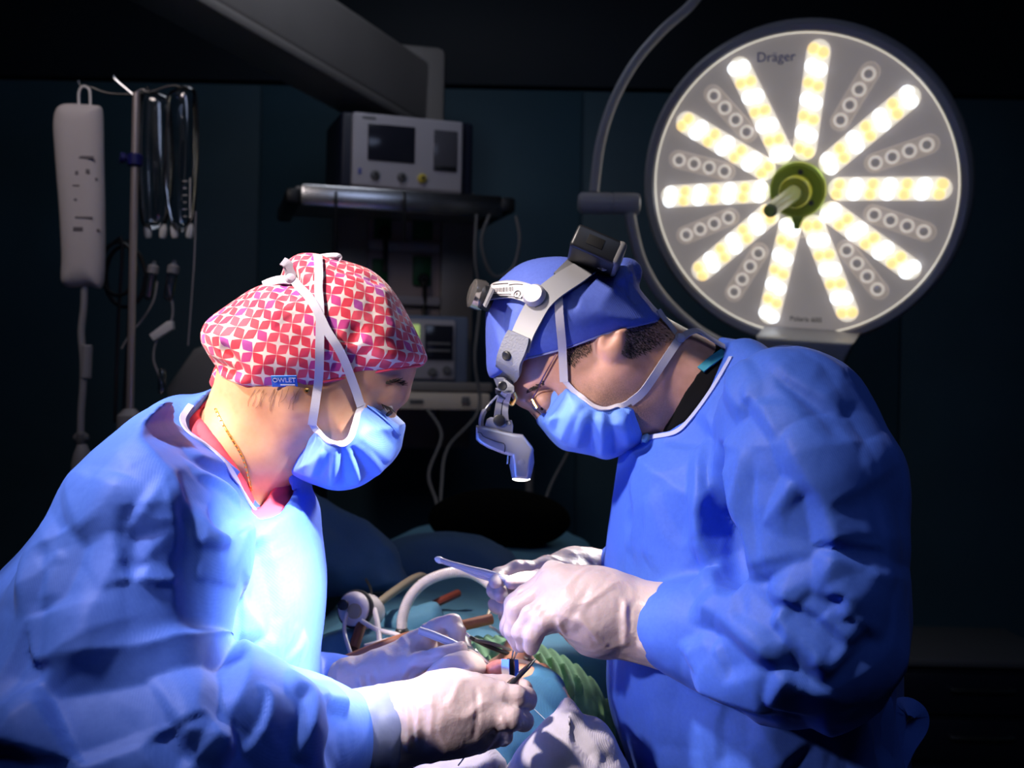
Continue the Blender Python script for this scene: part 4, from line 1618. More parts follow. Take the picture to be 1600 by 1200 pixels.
for gl, T, pts in ((g1, T_wr, [(543, 1098), (549, 1130), (556, 1165), (566, 1196)]), (g2, T_wl, [(516, 1060), (521, 1085), (518, 1108)])):
    P, Nn = hits([T], pts, 0.001, 5)
    if len(P) > 3:
        MB().tube(P, 0.0022, 8).build('cuff_bead', M_glove, gl)

# blue sleeve ends showing through the thin glove cuffs
M_cuffb = mat('sleeve_under_latex', (0.20, 0.24, 0.44), 0.4, var=0.25, vscale=30, bump=0.3, bscale=60, bdist=0.002)
for gl, ch, T in ((g1, [(546, 1150, 1.085, 0.0418), (590, 1143, 1.088, 0.0392), (634, 1131, 1.092, 0.0362)], T_wr), (g2, [(514, 1086, 1.30, 0.0368), (545, 1080, 1.291, 0.0342)], T_wl)):
    c = px_chain(ch)
    lo, hi = bounds([p for p, r in c], 0.055)
    ends = (c[0][0], c[-1][0])

    def f_c(P):
        d = chain(P, c, 0.02)
        n = v3((ends[1] - ends[0]).normalized())
        return smax(smax(d, (P - v3(ends[1])) @ n, 0.001), (v3(ends[0]) - P) @ n - 0.006, 0.001)
    V, Q = sdf_mesh(f_c, axis((lo[0], hi[0], 0.0022)), axis((lo[1], hi[1], 0.0022)), axis((lo[2], hi[2], 0.0022)), smooth=1)
    N = vnormals(V, Q)
    V = V + N * (np.minimum(np.abs(waves(V, 110, 6, 8)), 0.8) * -0.002)[:, None]
    mk('glove_cuff', V, Q, M_cuffb, gl)['label'] = 'bluish glove cuff over the sleeve end'

# --- cap
M_print = bpy.data.materials.new('red_petal_print')
M_print.use_nodes = True
N_, L_ = nt(M_print)
b_ = N_['Principled BSDF']
b_.inputs['Roughness'].default_value = 0.75
b_.inputs['Sheen Weight'].default_value = 0.15
at_ = N_.new('ShaderNodeAttribute')
at_.attribute_name = 'cloth'
sp = N_.new('ShaderNodeSeparateXYZ')
L_.new(at_.outputs['Vector'], sp.inputs[0])


def mth(op, a, b=None, c=None):
    n = N_.new('ShaderNodeMath')
    n.operation = op
    for i, v in enumerate((a, b, c)):
        if v is None:
            continue
        if isinstance(v, (int, float)):
            n.inputs[i].default_value = v
        else:
            L_.new(v, n.inputs[i])
    return n.outputs[0]


def petal(u, v):
    # |v - nearest line| < profile along u
    fu = mth('FRACT', u)
    s = mth('SUBTRACT', 1.0, mth('ABSOLUTE', mth('SUBTRACT', mth('MULTIPLY', fu, 2.0), 1.0)))
    prof = mth('SUBTRACT', mth('MULTIPLY', mth('POWER', s, 0.80), 0.36), 0.012)
    dv = mth('ABSOLUTE', mth('SUBTRACT', mth('FRACT', mth('ADD', v, 0.5)), 0.5))
    return mth('SUBTRACT', prof, dv)


pu = petal(sp.outputs[0], sp.outputs[1])
pv = petal(sp.outputs[1], sp.outputs[0])
pm = mth('MAXIMUM', pu, pv)
rp = N_.new('ShaderNodeMapRange')
rp.inputs[1].default_value = -0.012
rp.inputs[2].default_value = 0.02
L_.new(pm, rp.inputs[0])
wn = N_.new('ShaderNodeTexWhiteNoise')
wn.noise_dimensions = '2D'
cb_ = N_.new('ShaderNodeCombineXYZ')
hu = mth('GREATER_THAN', pu, pv)
L_.new(mth('FLOOR', mth('ADD', sp.outputs[0], mth('MULTIPLY', mth('SUBTRACT', 1.0, hu), 0.5))), cb_.inputs[0])
L_.new(mth('ADD', mth('FLOOR', mth('ADD', sp.outputs[1], mth('MULTIPLY', hu, 0.5))), mth('MULTIPLY', hu, 0.37)), cb_.inputs[1])
L_.new(cb_.outputs[0], wn.inputs['Vector'])
cr_ = N_.new('ShaderNodeValToRGB')
cr_.color_ramp.interpolation = 'CONSTANT'
els = cr_.color_ramp.elements
els[0].color = (0.62, 0.02, 0.055, 1)
els[1].position = 0.82
els[1].color = (0.48, 0.03, 0.20, 1)
for p_, c_ in ((0.3, (0.55, 0.015, 0.07, 1)), (0.55, (0.66, 0.05, 0.10, 1)), (0.93, (0.36, 0.04, 0.30, 1))):
    e_ = els.new(p_)
    e_.color = c_
L_.new(wn.outputs['Value'], cr_.inputs[0])
mx_ = N_.new('ShaderNodeMix')
mx_.data_type = 'RGBA'
mx_.inputs[6].default_value = (0.70, 0.58, 0.55, 1)
L_.new(rp.outputs[0], mx_.inputs[0])
L_.new(cr_.outputs[0], mx_.inputs[7])
L_.new(mx_.outputs[2], b_.inputs['Base Color'])
nb_ = N_.new('ShaderNodeTexNoise')
nb_.inputs['Scale'].default_value = 55
L_.new(N_.new('ShaderNodeTexCoord').outputs['Object'], nb_.inputs['Vector'])
bp_ = N_.new('ShaderNodeBump')
bp_.inputs['Strength'].default_value = 0.25
bp_.inputs['Distance'].default_value = 0.004
L_.new(nb_.outputs['Fac'], bp_.inputs['Height'])
L_.new(bp_.outputs[0], b_.inputs['Normal'])

w_caph = Poly2([(664, 566), (666, 555), (646, 512), (619, 462), (592, 430), (568, 415), (530, 404), (507, 400), (480, 403), (466, 412), (458, 428), (440, 438), (403, 453), (369, 476), (338, 499), (326, 516), (324, 534), (332, 552), (345, 575), (365, 605), (400, 640), (470, 655), (540, 640), (600, 610), (645, 590)], YW)
w_cnear = 1.135
w_capc = Poly2([(672, 566), (648, 571), (606, 579), (564, 587), (520, 596), (497, 601), (468, 606), (426, 606), (390, 607), (362, 612), (345, 600), (250, 590), (250, 330), (760, 330), (760, 560)], w_cnear, False)


def f_wcap(P):
    d = inflate(P, w_caph, YW, 0.088, 0.066)
    # bunched cloth round the tie at the top
    d = smin(d, ell(P, at(478, 425, YW - 0.02), (0.022, 0.03, 0.018)), 0.012)
    return smax(d, extr(P, w_capc), 0.002)


cg = (axis((at(310, 0, YW).x, at(685, 0, YW).x, 0.0026)), axis((YW - 0.1, YW + 0.1, 0.003)), axis((at(500, 640, YW).z, at(500, 375, YW).z, 0.0026)))
V, Q = sdf_mesh(f_wcap, *cg, smooth=1)
t0 = bvh_of(V, Q)
N0 = vnormals(V, Q)
V = V + N0 * (waves(V, 55, 9, 8) * 0.0016)[:, None]
V = crease(V, N0, t0, [
    ([(452, 430), (462, 445), (472, 468)], -0.010, 0.012), ([(470, 440), (485, 455), (500, 450)], -0.006, 0.010), ([(452, 432), (445, 455), (455, 480)], -0.006, 0.010),
    ([(330, 560), (350, 572), (372, 585)], -0.005, 0.010), ([(345, 540), (365, 560), (380, 590)], -0.005, 0.008), ([(338, 575), (362, 588), (392, 598)], 0.004, 0.008),
    ([(400, 455), (430, 470), (450, 500)], 0.004, 0.02), ([(590, 440), (600, 480), (618, 530)], 0.004, 0.02), ([(515, 420), (560, 425), (600, 450)], -0.004, 0.014),
    ([(545, 540), (556, 520), (560, 505)], -0.004, 0.010), ([(505, 575), (545, 560), (590, 548)], -0.003, 0.012)], 1.1)
w_cap = mk('cap', V, Q, M_print, wom)
cc = at(495, 530, YW)
dv = V - v3(cc)
nn = dv / np.maximum(np.linalg.norm(dv, axis=1), 1e-6)[:, None]
th = np.arccos(np.clip(-nn[:, 1], -1, 1))
xz = nn[:, [0, 2]] / np.maximum(np.linalg.norm(nn[:, [0, 2]], axis=1), 1e-6)[:, None]
rr_ = th * 0.108
uu = xz * rr_[:, None]
an = math.radians(38)
u1 = (uu[:, 0] * math.cos(an) + uu[:, 1] * math.sin(an)) / 0.0182
v1 = (-uu[:, 0] * math.sin(an) + uu[:, 1] * math.cos(an)) / 0.0182
set_vec(w_cap, 'cloth', np.stack([u1 + 40, v1 + 40, 0 * u1], 1))
T_wcap = bvh_of(V, Q)
# tie tails at the nape
tk = Poly2([(340, 575), (352, 572), (366, 590), (368, 606), (356, 618), (345, 636), (336, 634), (340, 612), (336, 596)], YW, n=3, res=0.0015, pad=0.04)
tg = (axis((at(325, 0, YW).x, at(380, 0, YW).x, 0.002)), axis((YW - 0.035, YW + 0.02, 0.002)), axis((at(350, 645, YW).z, at(350, 560, YW).z, 0.002)))
V, Q = sdf_mesh(lambda P: inflate(P, tk, YW - 0.012, 0.014, 0.009) + 0.0015 * waves(P, 240, 4), *tg)
o = mk('cap_tie', V, Q, M_print, w_cap)
set_vec(o, 'cloth', np.stack([(V[:, 0] + 3) / 0.0182, (V[:, 2] + 3) / 0.0182, 0 * V[:, 0]], 1))
# hem piping in red
hp, hn = hits([T_wcap], [(655, 570), (607, 577), (566, 585), (522, 593), (500, 597)], 0.0006, 6)
MB().tube(hp, 0.0014, 8).build('hem', M_scrub, w_cap)
# blue brand tab
h = hit([T_wcap], 445, 594, 0.001)
Rt = frame(-h[1], (1, 0, 0.03))
tab = MB().box(h[0] + h[1] * 0.001, (0.025, 0.0016, 0.0125), Rt, 0.0006).build('tab', mat('bright_blue_tab', (0.03, 0.16, 0.55), 0.6), w_cap)
text_mesh('tab_lettering', 'OWLET', 0.0066, h[0] + h[1] * 0.0021 + Rt @ Vector((0, 0, 0.0015)), Rt, M_white, w_cap, 0.0002)
MB().box(h[0] + h[1] * 0.002 + Rt @ Vector((0.003, 0, -0.0036)), (0.014, 0.0006, 0.0012), Rt).build('tab_underline', M_white, w_cap)

# --- mask
w_maskh = Poly2([(535, 600), (580, 606), (616, 634), (640, 668), (630, 684), (625, 704), (607, 728), (567, 758), (530, 766), (497, 758), (455, 740), (462, 705), (478, 655), (500, 622)], YW)
w_maskc = Poly2([(566, 626), (600, 652), (632, 678), (660, 700), (620, 760), (566, 785), (520, 785), (470, 765), (440, 742), (466, 703), (486, 657), (497, 675), (512, 690), (530, 694), (545, 687), (553, 668), (558, 646)], 1.13, False)


def f_wmask(P):
    d = inflate(P, w_maskh, YW, 0.084, 0.060)
    return smax(d, extr(P, w_maskc), 0.0015)


mg = (axis((at(440, 0, YW).x, at(645, 0, YW).x, 0.0021)), axis((YW - 0.09, YW + 0.09, 0.0025)), axis((at(500, 780, YW).z, at(500, 610, YW).z, 0.0021)))
V, Q = sdf_mesh(f_wmask, *mg, smooth=1)
t0 = bvh_of(V, Q)
N0 = vnormals(V, Q)
V = crease(V, N0, t0, [
    ([(528, 700), (520, 730), (517, 760)], 0.005, 0.010), ([(522, 700), (508, 730), (500, 757)], -0.005, 0.008), ([(540, 698), (552, 728), (560, 756)], 0.005, 0.010),
    ([(534, 700), (538, 730), (540, 760)], -0.006, 0.009), ([(550, 690), (578, 718), (592, 740)], 0.005, 0.010), ([(548, 696), (566, 726), (578, 748)], -0.005, 0.008),
    ([(556, 676), (585, 700), (610, 720)], 0.004, 0.009), ([(512, 698), (495, 725), (485, 748)], 0.004, 0.009), ([(503, 690), (486, 715), (474, 742)], -0.004, 0.007),
    ([(567, 636), (597, 663), (622, 686)], -0.0024, 0.0035), ([(564, 643), (592, 669), (616, 692)], -0.0024, 0.0035), ([(487, 668), (474, 700), (464, 735)], -0.002, 0.003), ([(493, 678), (480, 708), (472, 738)], -0.002, 0.003)], 1.0, 1.6)
w_mask = mk('face_mask', V, Q, M_mask, wom)
T_wmask = bvh_of(V, Q)
P, Nn = hits([T_wmask, T_wbody], [(486, 657), (497, 676), (512, 691), (530, 695), (545, 688), (554, 669), (560, 648), (566, 628)], 0.0016, 6)
MB().ribbon(P, Nn, 0.0062, 0.0008).build('edge_binding', M_tie, w_mask, auto=30)
P, Nn = hits([T_wmask], [(570, 632), (603, 658), (624, 679)], 0.0012, 6)
MB().ribbon(P, Nn, 0.0020, 0.0006).build('nose_wire_edge', M_mask, w_mask, auto=30)
st = [T_wcap, T_wmask, T_wbody]
P, Nn = hits(st, [(488, 662), (493, 630), (498, 590), (500, 545), (501, 510), (499, 450), (497, 412), (495, 402)], 0.003, 6)
MB().ribbon(P, Nn, 0.0085, 0.0006).build('tie', M_tie, w_mask, auto=30)
P, Nn = hits(st, [(562, 634), (552, 600), (533, 550), (512, 518), (496, 485), (474, 452), (455, 438)], 0.003, 6)
MB().ribbon(P, Nn, 0.0085, 0.0006).build('tie', M_tie, w_mask, auto=30)
kp = hit(st, 455, 438, 0.004)[0]
kd = kp.y
for pts in ([(455, 438), (440, 437), (425, 440), (411, 446)], [(455, 436), (453, 424), (449, 413), (441, 408)]):
    P = cr(atl(pts, kd), 5)
    MB().ribbon(P, [Vector((0.1, -0.8, 0.6))] * len(P), 0.0105, 0.0006).build('tie_end', M_tie, w_mask, auto=30)
P = cr(atl([(484, 402), (500, 401), (515, 399), (528, 400), (526, 409)], YW - 0.03), 5)
MB().ribbon(P, [Vector((0.0, -0.6, 0.8))] * len(P), 0.008, 0.0006).build('tie_end', M_tie, w_mask, auto=30)
MB().lathe([(0.001, -0.004), (0.005, -0.003), (0.006, 0.0), (0.004, 0.003), (0.001, 0.004)], kp, (0.3, -0.8, 0.5), 14).build('knot', M_tie, w_mask)

# --- jewellery
P, Nn = hits([T_wbody], [(338, 640), (346, 658), (360, 682), (373, 703), (382, 722), (388, 745), (392, 765)], 0.0008, 6)
nk = MB().tube(P, 0.0011, 6)
for p in P[::2]:
    nk.lathe([(0.0006, -0.0013), (0.0018, 0), (0.0006, 0.0013)], p, (0.3, 0.1, 1), 8)
nk.build('necklace', M_gold, wom)
h = hit([T_wbody], 479, 610, 0.001)
MB().lathe([(0.0015, -0.002), (0.003, 0), (0.0022, 0.002), (0.0004, 0.003)], h[0], h[1], 12).build('earring', M_gold, wom)
# loose hairs on the nape
q = MB()
for k in range(14):
    px_ = rr.uniform(395, 470)
    py_ = 608 + rr.uniform(-4, 6)
    h = hit([T_wbody], px_, py_, 0.0004)
    if h:
        pts = [h[0]]
        for s in range(4):
            px_ += rr.uniform(-6, 1)
            py_ += rr.uniform(4, 9)
            h2 = hit([T_wbody], px_, py_, 0.0005)
            if h2:
                pts.append(h2[0])
        if len(pts) > 2:
            q.tube(pts, [0.00012] * len(pts), 3, False)
q.build('hair', M_hair, wom)

# ================================================================== SURGEON (right)
YM = 1.30
man = thing('person', 'man in blue gown, plain blue cap and mask, head bowed over the wound at right', 'person', (at(1200, 900, YM).x, YM, 0))
m_head = Poly2([(776, 548), (783, 590), (796, 616), (806, 627), (816, 633), (825, 641), (833, 650), (840, 658), (846, 664), (856, 673), (868, 681), (882, 692), (905, 702), (935, 704), (962, 698), (986, 682), (1020, 650), (1045, 600), (1045, 545), (1024, 505), (1000, 472), (960, 438), (900, 420), (842, 421), (802, 446), (778, 490)], YM)
m_neck = px_chain([(965, 552, YM, 0.056), (1052, 602, YM, 0.056), (1105, 640, YM, 0.060), (1180, 720, YM, 0.08)])
m_tor = Poly2([(1010, 674), (988, 690), (970, 702), (961, 745), (953, 800), (946, 860), (944, 940), (947, 1020), (948, 1080), (958, 1130), (974, 1175), (978, 1230), (985, 1500), (988, 2280), (1400, 2280), (1412, 1500), (1404, 1200), (1392, 1080), (1392, 950), (1382, 800), (1350, 690), (1300, 620), (1235, 575), (1165, 548), (1105, 575), (1050, 640)], YM, n=6)
MA = px_chain([(1240, 665, 1.12, 0.076), (1268, 760, 1.085, 0.079), (1290, 900, 1.05, 0.066), (1296, 1000, 1.045, 0.064), (1235, 1008, 1.055, 0.062), (1150, 1000, 1.09, 0.052), (1080, 985, 1.12, 0.042), (1040, 978, 1.135, 0.036)])
MBc = px_chain([(1225, 608, 1.48, 0.056), (1180, 800, 1.55, 0.06), (1080, 930, 1.52, 0.06), (975, 912, 1.41, 0.036), (935, 905, 1.375, 0.030)])

ml_palm = [px_chain([(985, 966, 1.155, 0.0315), (930, 945, 1.165, 0.030), (868, 902, 1.190, 0.016)]),
           px_chain([(985, 966, 1.155, 0.0315), (930, 948, 1.16, 0.032), (876, 915, 1.165, 0.018)]),
           px_chain([(985, 968, 1.155, 0.0315), (935, 958, 1.15, 0.032), (886, 938, 1.145, 0.018)]),
           px_chain([(985, 970, 1.155, 0.0315), (935, 965, 1.145, 0.029), (892, 958, 1.130, 0.017)])]
ml_fing = [px_chain([(866, 900, 1.19, 0.0145), (806, 942, 1.195, 0.0118), (795, 978, 1.192, 0.0105), (810, 1008, 1.185, 0.0080)]),
           px_chain([(874, 912, 1.17, 0.0150), (808, 952, 1.165, 0.0120), (802, 985, 1.165, 0.0106), (812, 1010, 1.170, 0.0080)]),
           px_chain([(884, 935, 1.148, 0.0145), (830, 962, 1.140, 0.0118), (815, 985, 1.142, 0.0105), (818, 1008, 1.152, 0.0082)]),
           px_chain([(892, 956, 1.132, 0.0140), (850, 972, 1.126, 0.0112), (834, 992, 1.130, 0.0100), (830, 1012, 1.140, 0.0080)]),
           px_chain([(925, 955, 1.185, 0.0200), (868, 968, 1.205, 0.0140), (832, 985, 1.208, 0.0115), (815, 1008, 1.198, 0.0085)])]
mr_palm = [px_chain([(935, 903, 1.375, 0.028), (895, 898, 1.36, 0.026), (858, 892, 1.335, 0.017)]),
           px_chain([(935, 905, 1.375, 0.028), (898, 906, 1.37, 0.028), (862, 908, 1.36, 0.018)]),
           px_chain([(935, 908, 1.375, 0.028), (900, 915, 1.38, 0.027), (866, 925, 1.38, 0.017)])]
mr_fing = [px_chain([(858, 891, 1.335, 0.0145), (805, 892, 1.315, 0.0120), (782, 900, 1.300, 0.0108), (775, 908, 1.285, 0.0090)]),
           px_chain([(862, 906, 1.36, 0.0145), (798, 912, 1.345, 0.0120), (774, 922, 1.325, 0.0112), (784, 930, 1.300, 0.0095)]),
           px_chain([(866, 922, 1.38, 0.0140), (802, 934, 1.365, 0.0118), (777, 946, 1.345, 0.0110), (790, 952, 1.318, 0.0092)]),
           px_chain([(868, 936, 1.39, 0.0125), (815, 950, 1.380, 0.0105), (792, 962, 1.360, 0.0098), (802, 966, 1.335, 0.0085)]),
           px_chain([(900, 905, 1.33, 0.0190), (860, 905, 1.295, 0.0140), (825, 908, 1.280, 0.0115), (800, 910, 1.272, 0.0095)])]
ml_cuff = px_chain([(1072, 985, 1.122, 0.0435), (1030, 976, 1.14, 0.0375), (985, 967, 1.155, 0.0330)])
mr_cuff = px_chain([(975, 908, 1.40, 0.036), (935, 904, 1.375, 0.030)])


m_capc = Poly2([(1048, 492), (1030, 501), (958, 519), (885, 545), (823, 561), (800, 573), (772, 590), (700, 600), (700, 350), (1120, 350), (1090, 480)], 1.222, False)


def f_man(P):
    d = inflate(P, m_head, YM, 0.075, 0.070)
    for s in (-1, 1):
        q = at(900, 660, YM)
        d = smin(d, ell(P, (q.x, YM + s * 0.044, q.z), (0.026, 0.020, 0.022)), 0.02)   # cheek
        q = at(960, 650, YM)
        d = smin(d, ell(P, (q.x, YM + s * 0.050, q.z), (0.030, 0.012, 0.016)), 0.02)   # jaw
        q = at(822, 622, YM)
        d = smin(d, ell(P, (q.x, YM + s * 0.026, q.z), (0.012, 0.020, 0.010)), 0.012)   # brow
        q = at(852, 622, YM)
        d = smax(d, -ell(P, (q.x, YM + s * 0.052, q.z), (0.012, 0.014, 0.012)), 0.012)  # socket
        q = at(850, 624, YM)
        d = smin(d, ell(P, (q.x, YM + s * 0.041, q.z), (0.012, 0.0125, 0.012)), 0.004)
        # ear: shell, hollow, lobe
        q = at(947, 532, YM)
        e = ell(P, (q.x, YM + s * 0.0785, q.z), (0.0155, 0.0075, 0.022), Matrix.Rotation(0.35, 3, 'Y'))
        q = at(943, 530, YM)
        e = smax(e, -ell(P, (q.x, YM + s * 0.088, q.z), (0.0085, 0.0075, 0.013), Matrix.Rotation(0.35, 3, 'Y')), 0.004)
        q = at(950, 548, YM)
        e = smin(e, ell(P, (q.x, YM + s * 0.0785, q.z), (0.0085, 0.006, 0.0085)), 0.006)
        q = at(933, 536, YM)
        e = smin(e, ell(P, (q.x, YM + s * 0.076, q.z), (0.005, 0.006, 0.008)), 0.004)
        e = smax(e, -(extr(P, m_capc) + 0.001), 0.002)
        d = smin(d, e, 0.005)
    d = smin(d, chain(P, m_neck, 0.03), 0.035)
    d = smin(d, chain(P, px_chain([(965, 575, YM - 0.060, 0.012), (1010, 630, YM - 0.042, 0.012), (1020, 675, YM - 0.025, 0.012)]), 0.01), 0.03)
    b = inflate(P, m_tor, YM, 0.17, 0.13) + 0.024
    d = smin(d, b, 0.02)
    d = smin(d, chain(P, [(p, r - 0.034) for p, r in MA[1:-2]] + [(p, 0.026) for p, r in MA[-2:]], 0.02), 0.02)
    d = smin(d, chain(P, [(p, max(r - 0.026, 0.020)) for p, r in MBc[1:]], 0.02), 0.02)
    d = smin(d, hand_sdf(P, ml_palm, ml_fing, off=0.004), 0.004)
    d = smin(d, hand_sdf(P, mr_palm, mr_fing, off=0.004), 0.004)
    xm = at(1190, 900, YM).x
    for s in (-1, 1):
        d = smin(d, chain(P, [((xm, YM + s * 0.10, 0.80), 0.09), ((xm - 0.015, YM + s * 0.11, 0.47), 0.058), ((xm + 0.01, YM + s * 0.11, 0.10), 0.042), ((xm, YM + s * 0.11, 0.045), 0.042), ((xm - 0.16, YM + s * 0.12, 0.034), 0.033)], 0.04), 0.05)
    return d


hx0, hx1 = at(760, 0, YM).x, at(1150, 0, YM).x
gm = (axis((-0.06, hx0, 0.006), (hx0, hx1, 0.0022), (hx1, 0.50, 0.008)),
      axis((0.93, 1.20, 0.008), (1.20, 1.40, 0.0022), (1.40, 1.66, 0.008)),
      axis((0.0, 0.75, 0.016), (0.75, at(1000, 720, YM).z, 0.007), (at(1000, 720, YM).z, at(1000, 405, YM).z, 0.0022)))
V, Q = sdf_mesh(f_man, *gm, smooth=1)
m_body = mk('body', V, Q, M_skin_m, man)
# beard shadow on the lower jaw and neck
q1 = at(945, 640, 1.24)
q2 = at(1000, 650, 1.24)
bd = np.clip(1.15 - np.linalg.norm((V - v3(q1)) / np.array([0.075, 0.12, 0.045]), axis=1), 0, 1) + 0.4 * np.clip(1.1 - np.linalg.norm((V - v3(q2)) / np.array([0.05, 0.12, 0.05]), axis=1), 0, 1)
set_attr(m_body, 'beard', np.clip(bd, 0, 1) * 1.2)
T_mbody = bvh_of(V, Q)

# hair: short crop on the nape and sideburn
rr = random.Random(5)
q = MB()
hp_ = Poly2([(885, 540), (930, 512), (1000, 496), (1034, 496), (1066, 520), (1058, 530), (1030, 532), (1005, 548), (985, 556), (965, 548), (962, 530), (930, 540), (905, 556), (893, 570), (884, 562)], 1.0, False, res=0.001, pad=0.02)
cnt = 0
while cnt < 5200:
    px_ = rr.uniform(880, 1070)
    py_ = rr.uniform(494, 575)
    w_ = at(px_, py_, 1.0)
    dd = float(hp_(np.array([w_.x]), np.array([w_.z]))[0])
    if dd > 0.003 * rr.random() - 0.001:
        cnt += 0.05
        continue
    cnt += 1
    h = hit([T_mbody], px_, py_, -0.0004)
    if not h or ((px_ - 948) / 28) ** 2 + ((py_ - 528) / 34) ** 2 < 1:
        continue
    dv = RV * (0.0035 * rr.uniform(0.3, 1.2)) - UV_ * (0.004 * rr.uniform(0.4, 1.2)) + h[1] * 0.0012
    b_ = h[0]
    s_ = h[1].cross(dv).normalized() * 0.00035
    q.add([b_ - s_, b_ + s_, b_ + dv], [(0, 1, 2)])
q.build('hair', M_hair, man, auto=30)
# eye
ec = at(851, 629, YM - 0.0425)
e_ = MB().lathe([(0.0001, -0.0085), (0.005, -0.007), (0.0075, -0.003), (0.0085, 0), (0.0078, 0.0035), (0.0045, 0.0072), (0.0001, 0.0085)], ec, (-0.5, -0.6, -0.6), 20).build('eye', M_eye, man)
MB().lathe([(0.0045, 0.0070), (0.004, 0.0082), (0.002, 0.0087), (0.0001, 0.0088)], ec, (-0.6, -0.4, -0.7), 16).build('iris', M_iris, e_)
q = MB()
for k in range(90):
    t = rr.random()
    h = hit(T_mbody, 822 + 26 * t, 612 - 14 * t + rr.uniform(-3, 3), 0.0003)
    if h and h[0].y < YM:
        dv = (RV * 0.005 + UV_ * rr.uniform(0.001, 0.004))
        q.tube([h[0], h[0] + dv * 0.5 + h[1] * 0.0008, h[0] + dv + h[1] * 0.0004], [0.0004, 0.0003, 0.0001], 4)
if q.V:
    q.build('eyebrow', M_hair, man)

# --- shirt and gown
m_scut = Poly2([(1128, 545), (1106, 572), (1094, 582), (1072, 612), (1056, 644), (1043, 670), (1034, 700), (700, 740), (700, 400), (1120, 400)], 1.215, False)
m_gcut = Poly2([(1150, 540), (1138, 566), (1110, 612), (1077, 656), (1051, 675), (1013, 682), (996, 692), (960, 705), (700, 740), (700, 400), (1140, 400)], 1.205, False)


def m_hull(P):
    d = inflate(P, m_tor, YM, 0.20, 0.14)
    n = chain(P, [(p, r + 0.010) for p, r in m_neck[1:]], 0.03)
    return smin(d, n, 0.035)


def f_shirt(P):
    return smax(smax(m_hull(P) + 0.006 + np.clip(extr(P, m_gcut) * 0.8, 0, 0.035), -extr(P, m_scut), 0.002), 1.20 - P[:, 2], 0)


V, Q = sdf_mesh(f_shirt, axis((at(980, 0, YM).x, at(1330, 0, YM).x, 0.0035)), axis((1.08, 1.52, 0.0035)), axis((1.19, at(1150, 530, YM).z, 0.0035)), smooth=1)
mk('undershirt', V, Q, M_black, man)
T_msh = bvh_of(V, Q)
edge_band('neck_tape', [T_msh, T_mbody], [(1096, 580), (1112, 566), (1128, 555), (1136, 548)], 0.011, M_turq, man, 0.0025)


def f_mgown(P):
    d = m_hull(P)
    d = smin(d, chain(P, MA, 0.03), 0.014)
    d = smin(d, chain(P, MBc, 0.03), 0.03)
    # ridge of cloth along the top of the shoulder
    d = smin(d, chain(P, px_chain([(1165, 562, 1.24, 0.018), (1240, 600, 1.14, 0.016), (1320, 655, 1.10, 0.014)]), 0.02), 0.03)
    return smax(smax(d, -extr(P, m_gcut), 0.002), 0.30 - P[:, 2], 0)


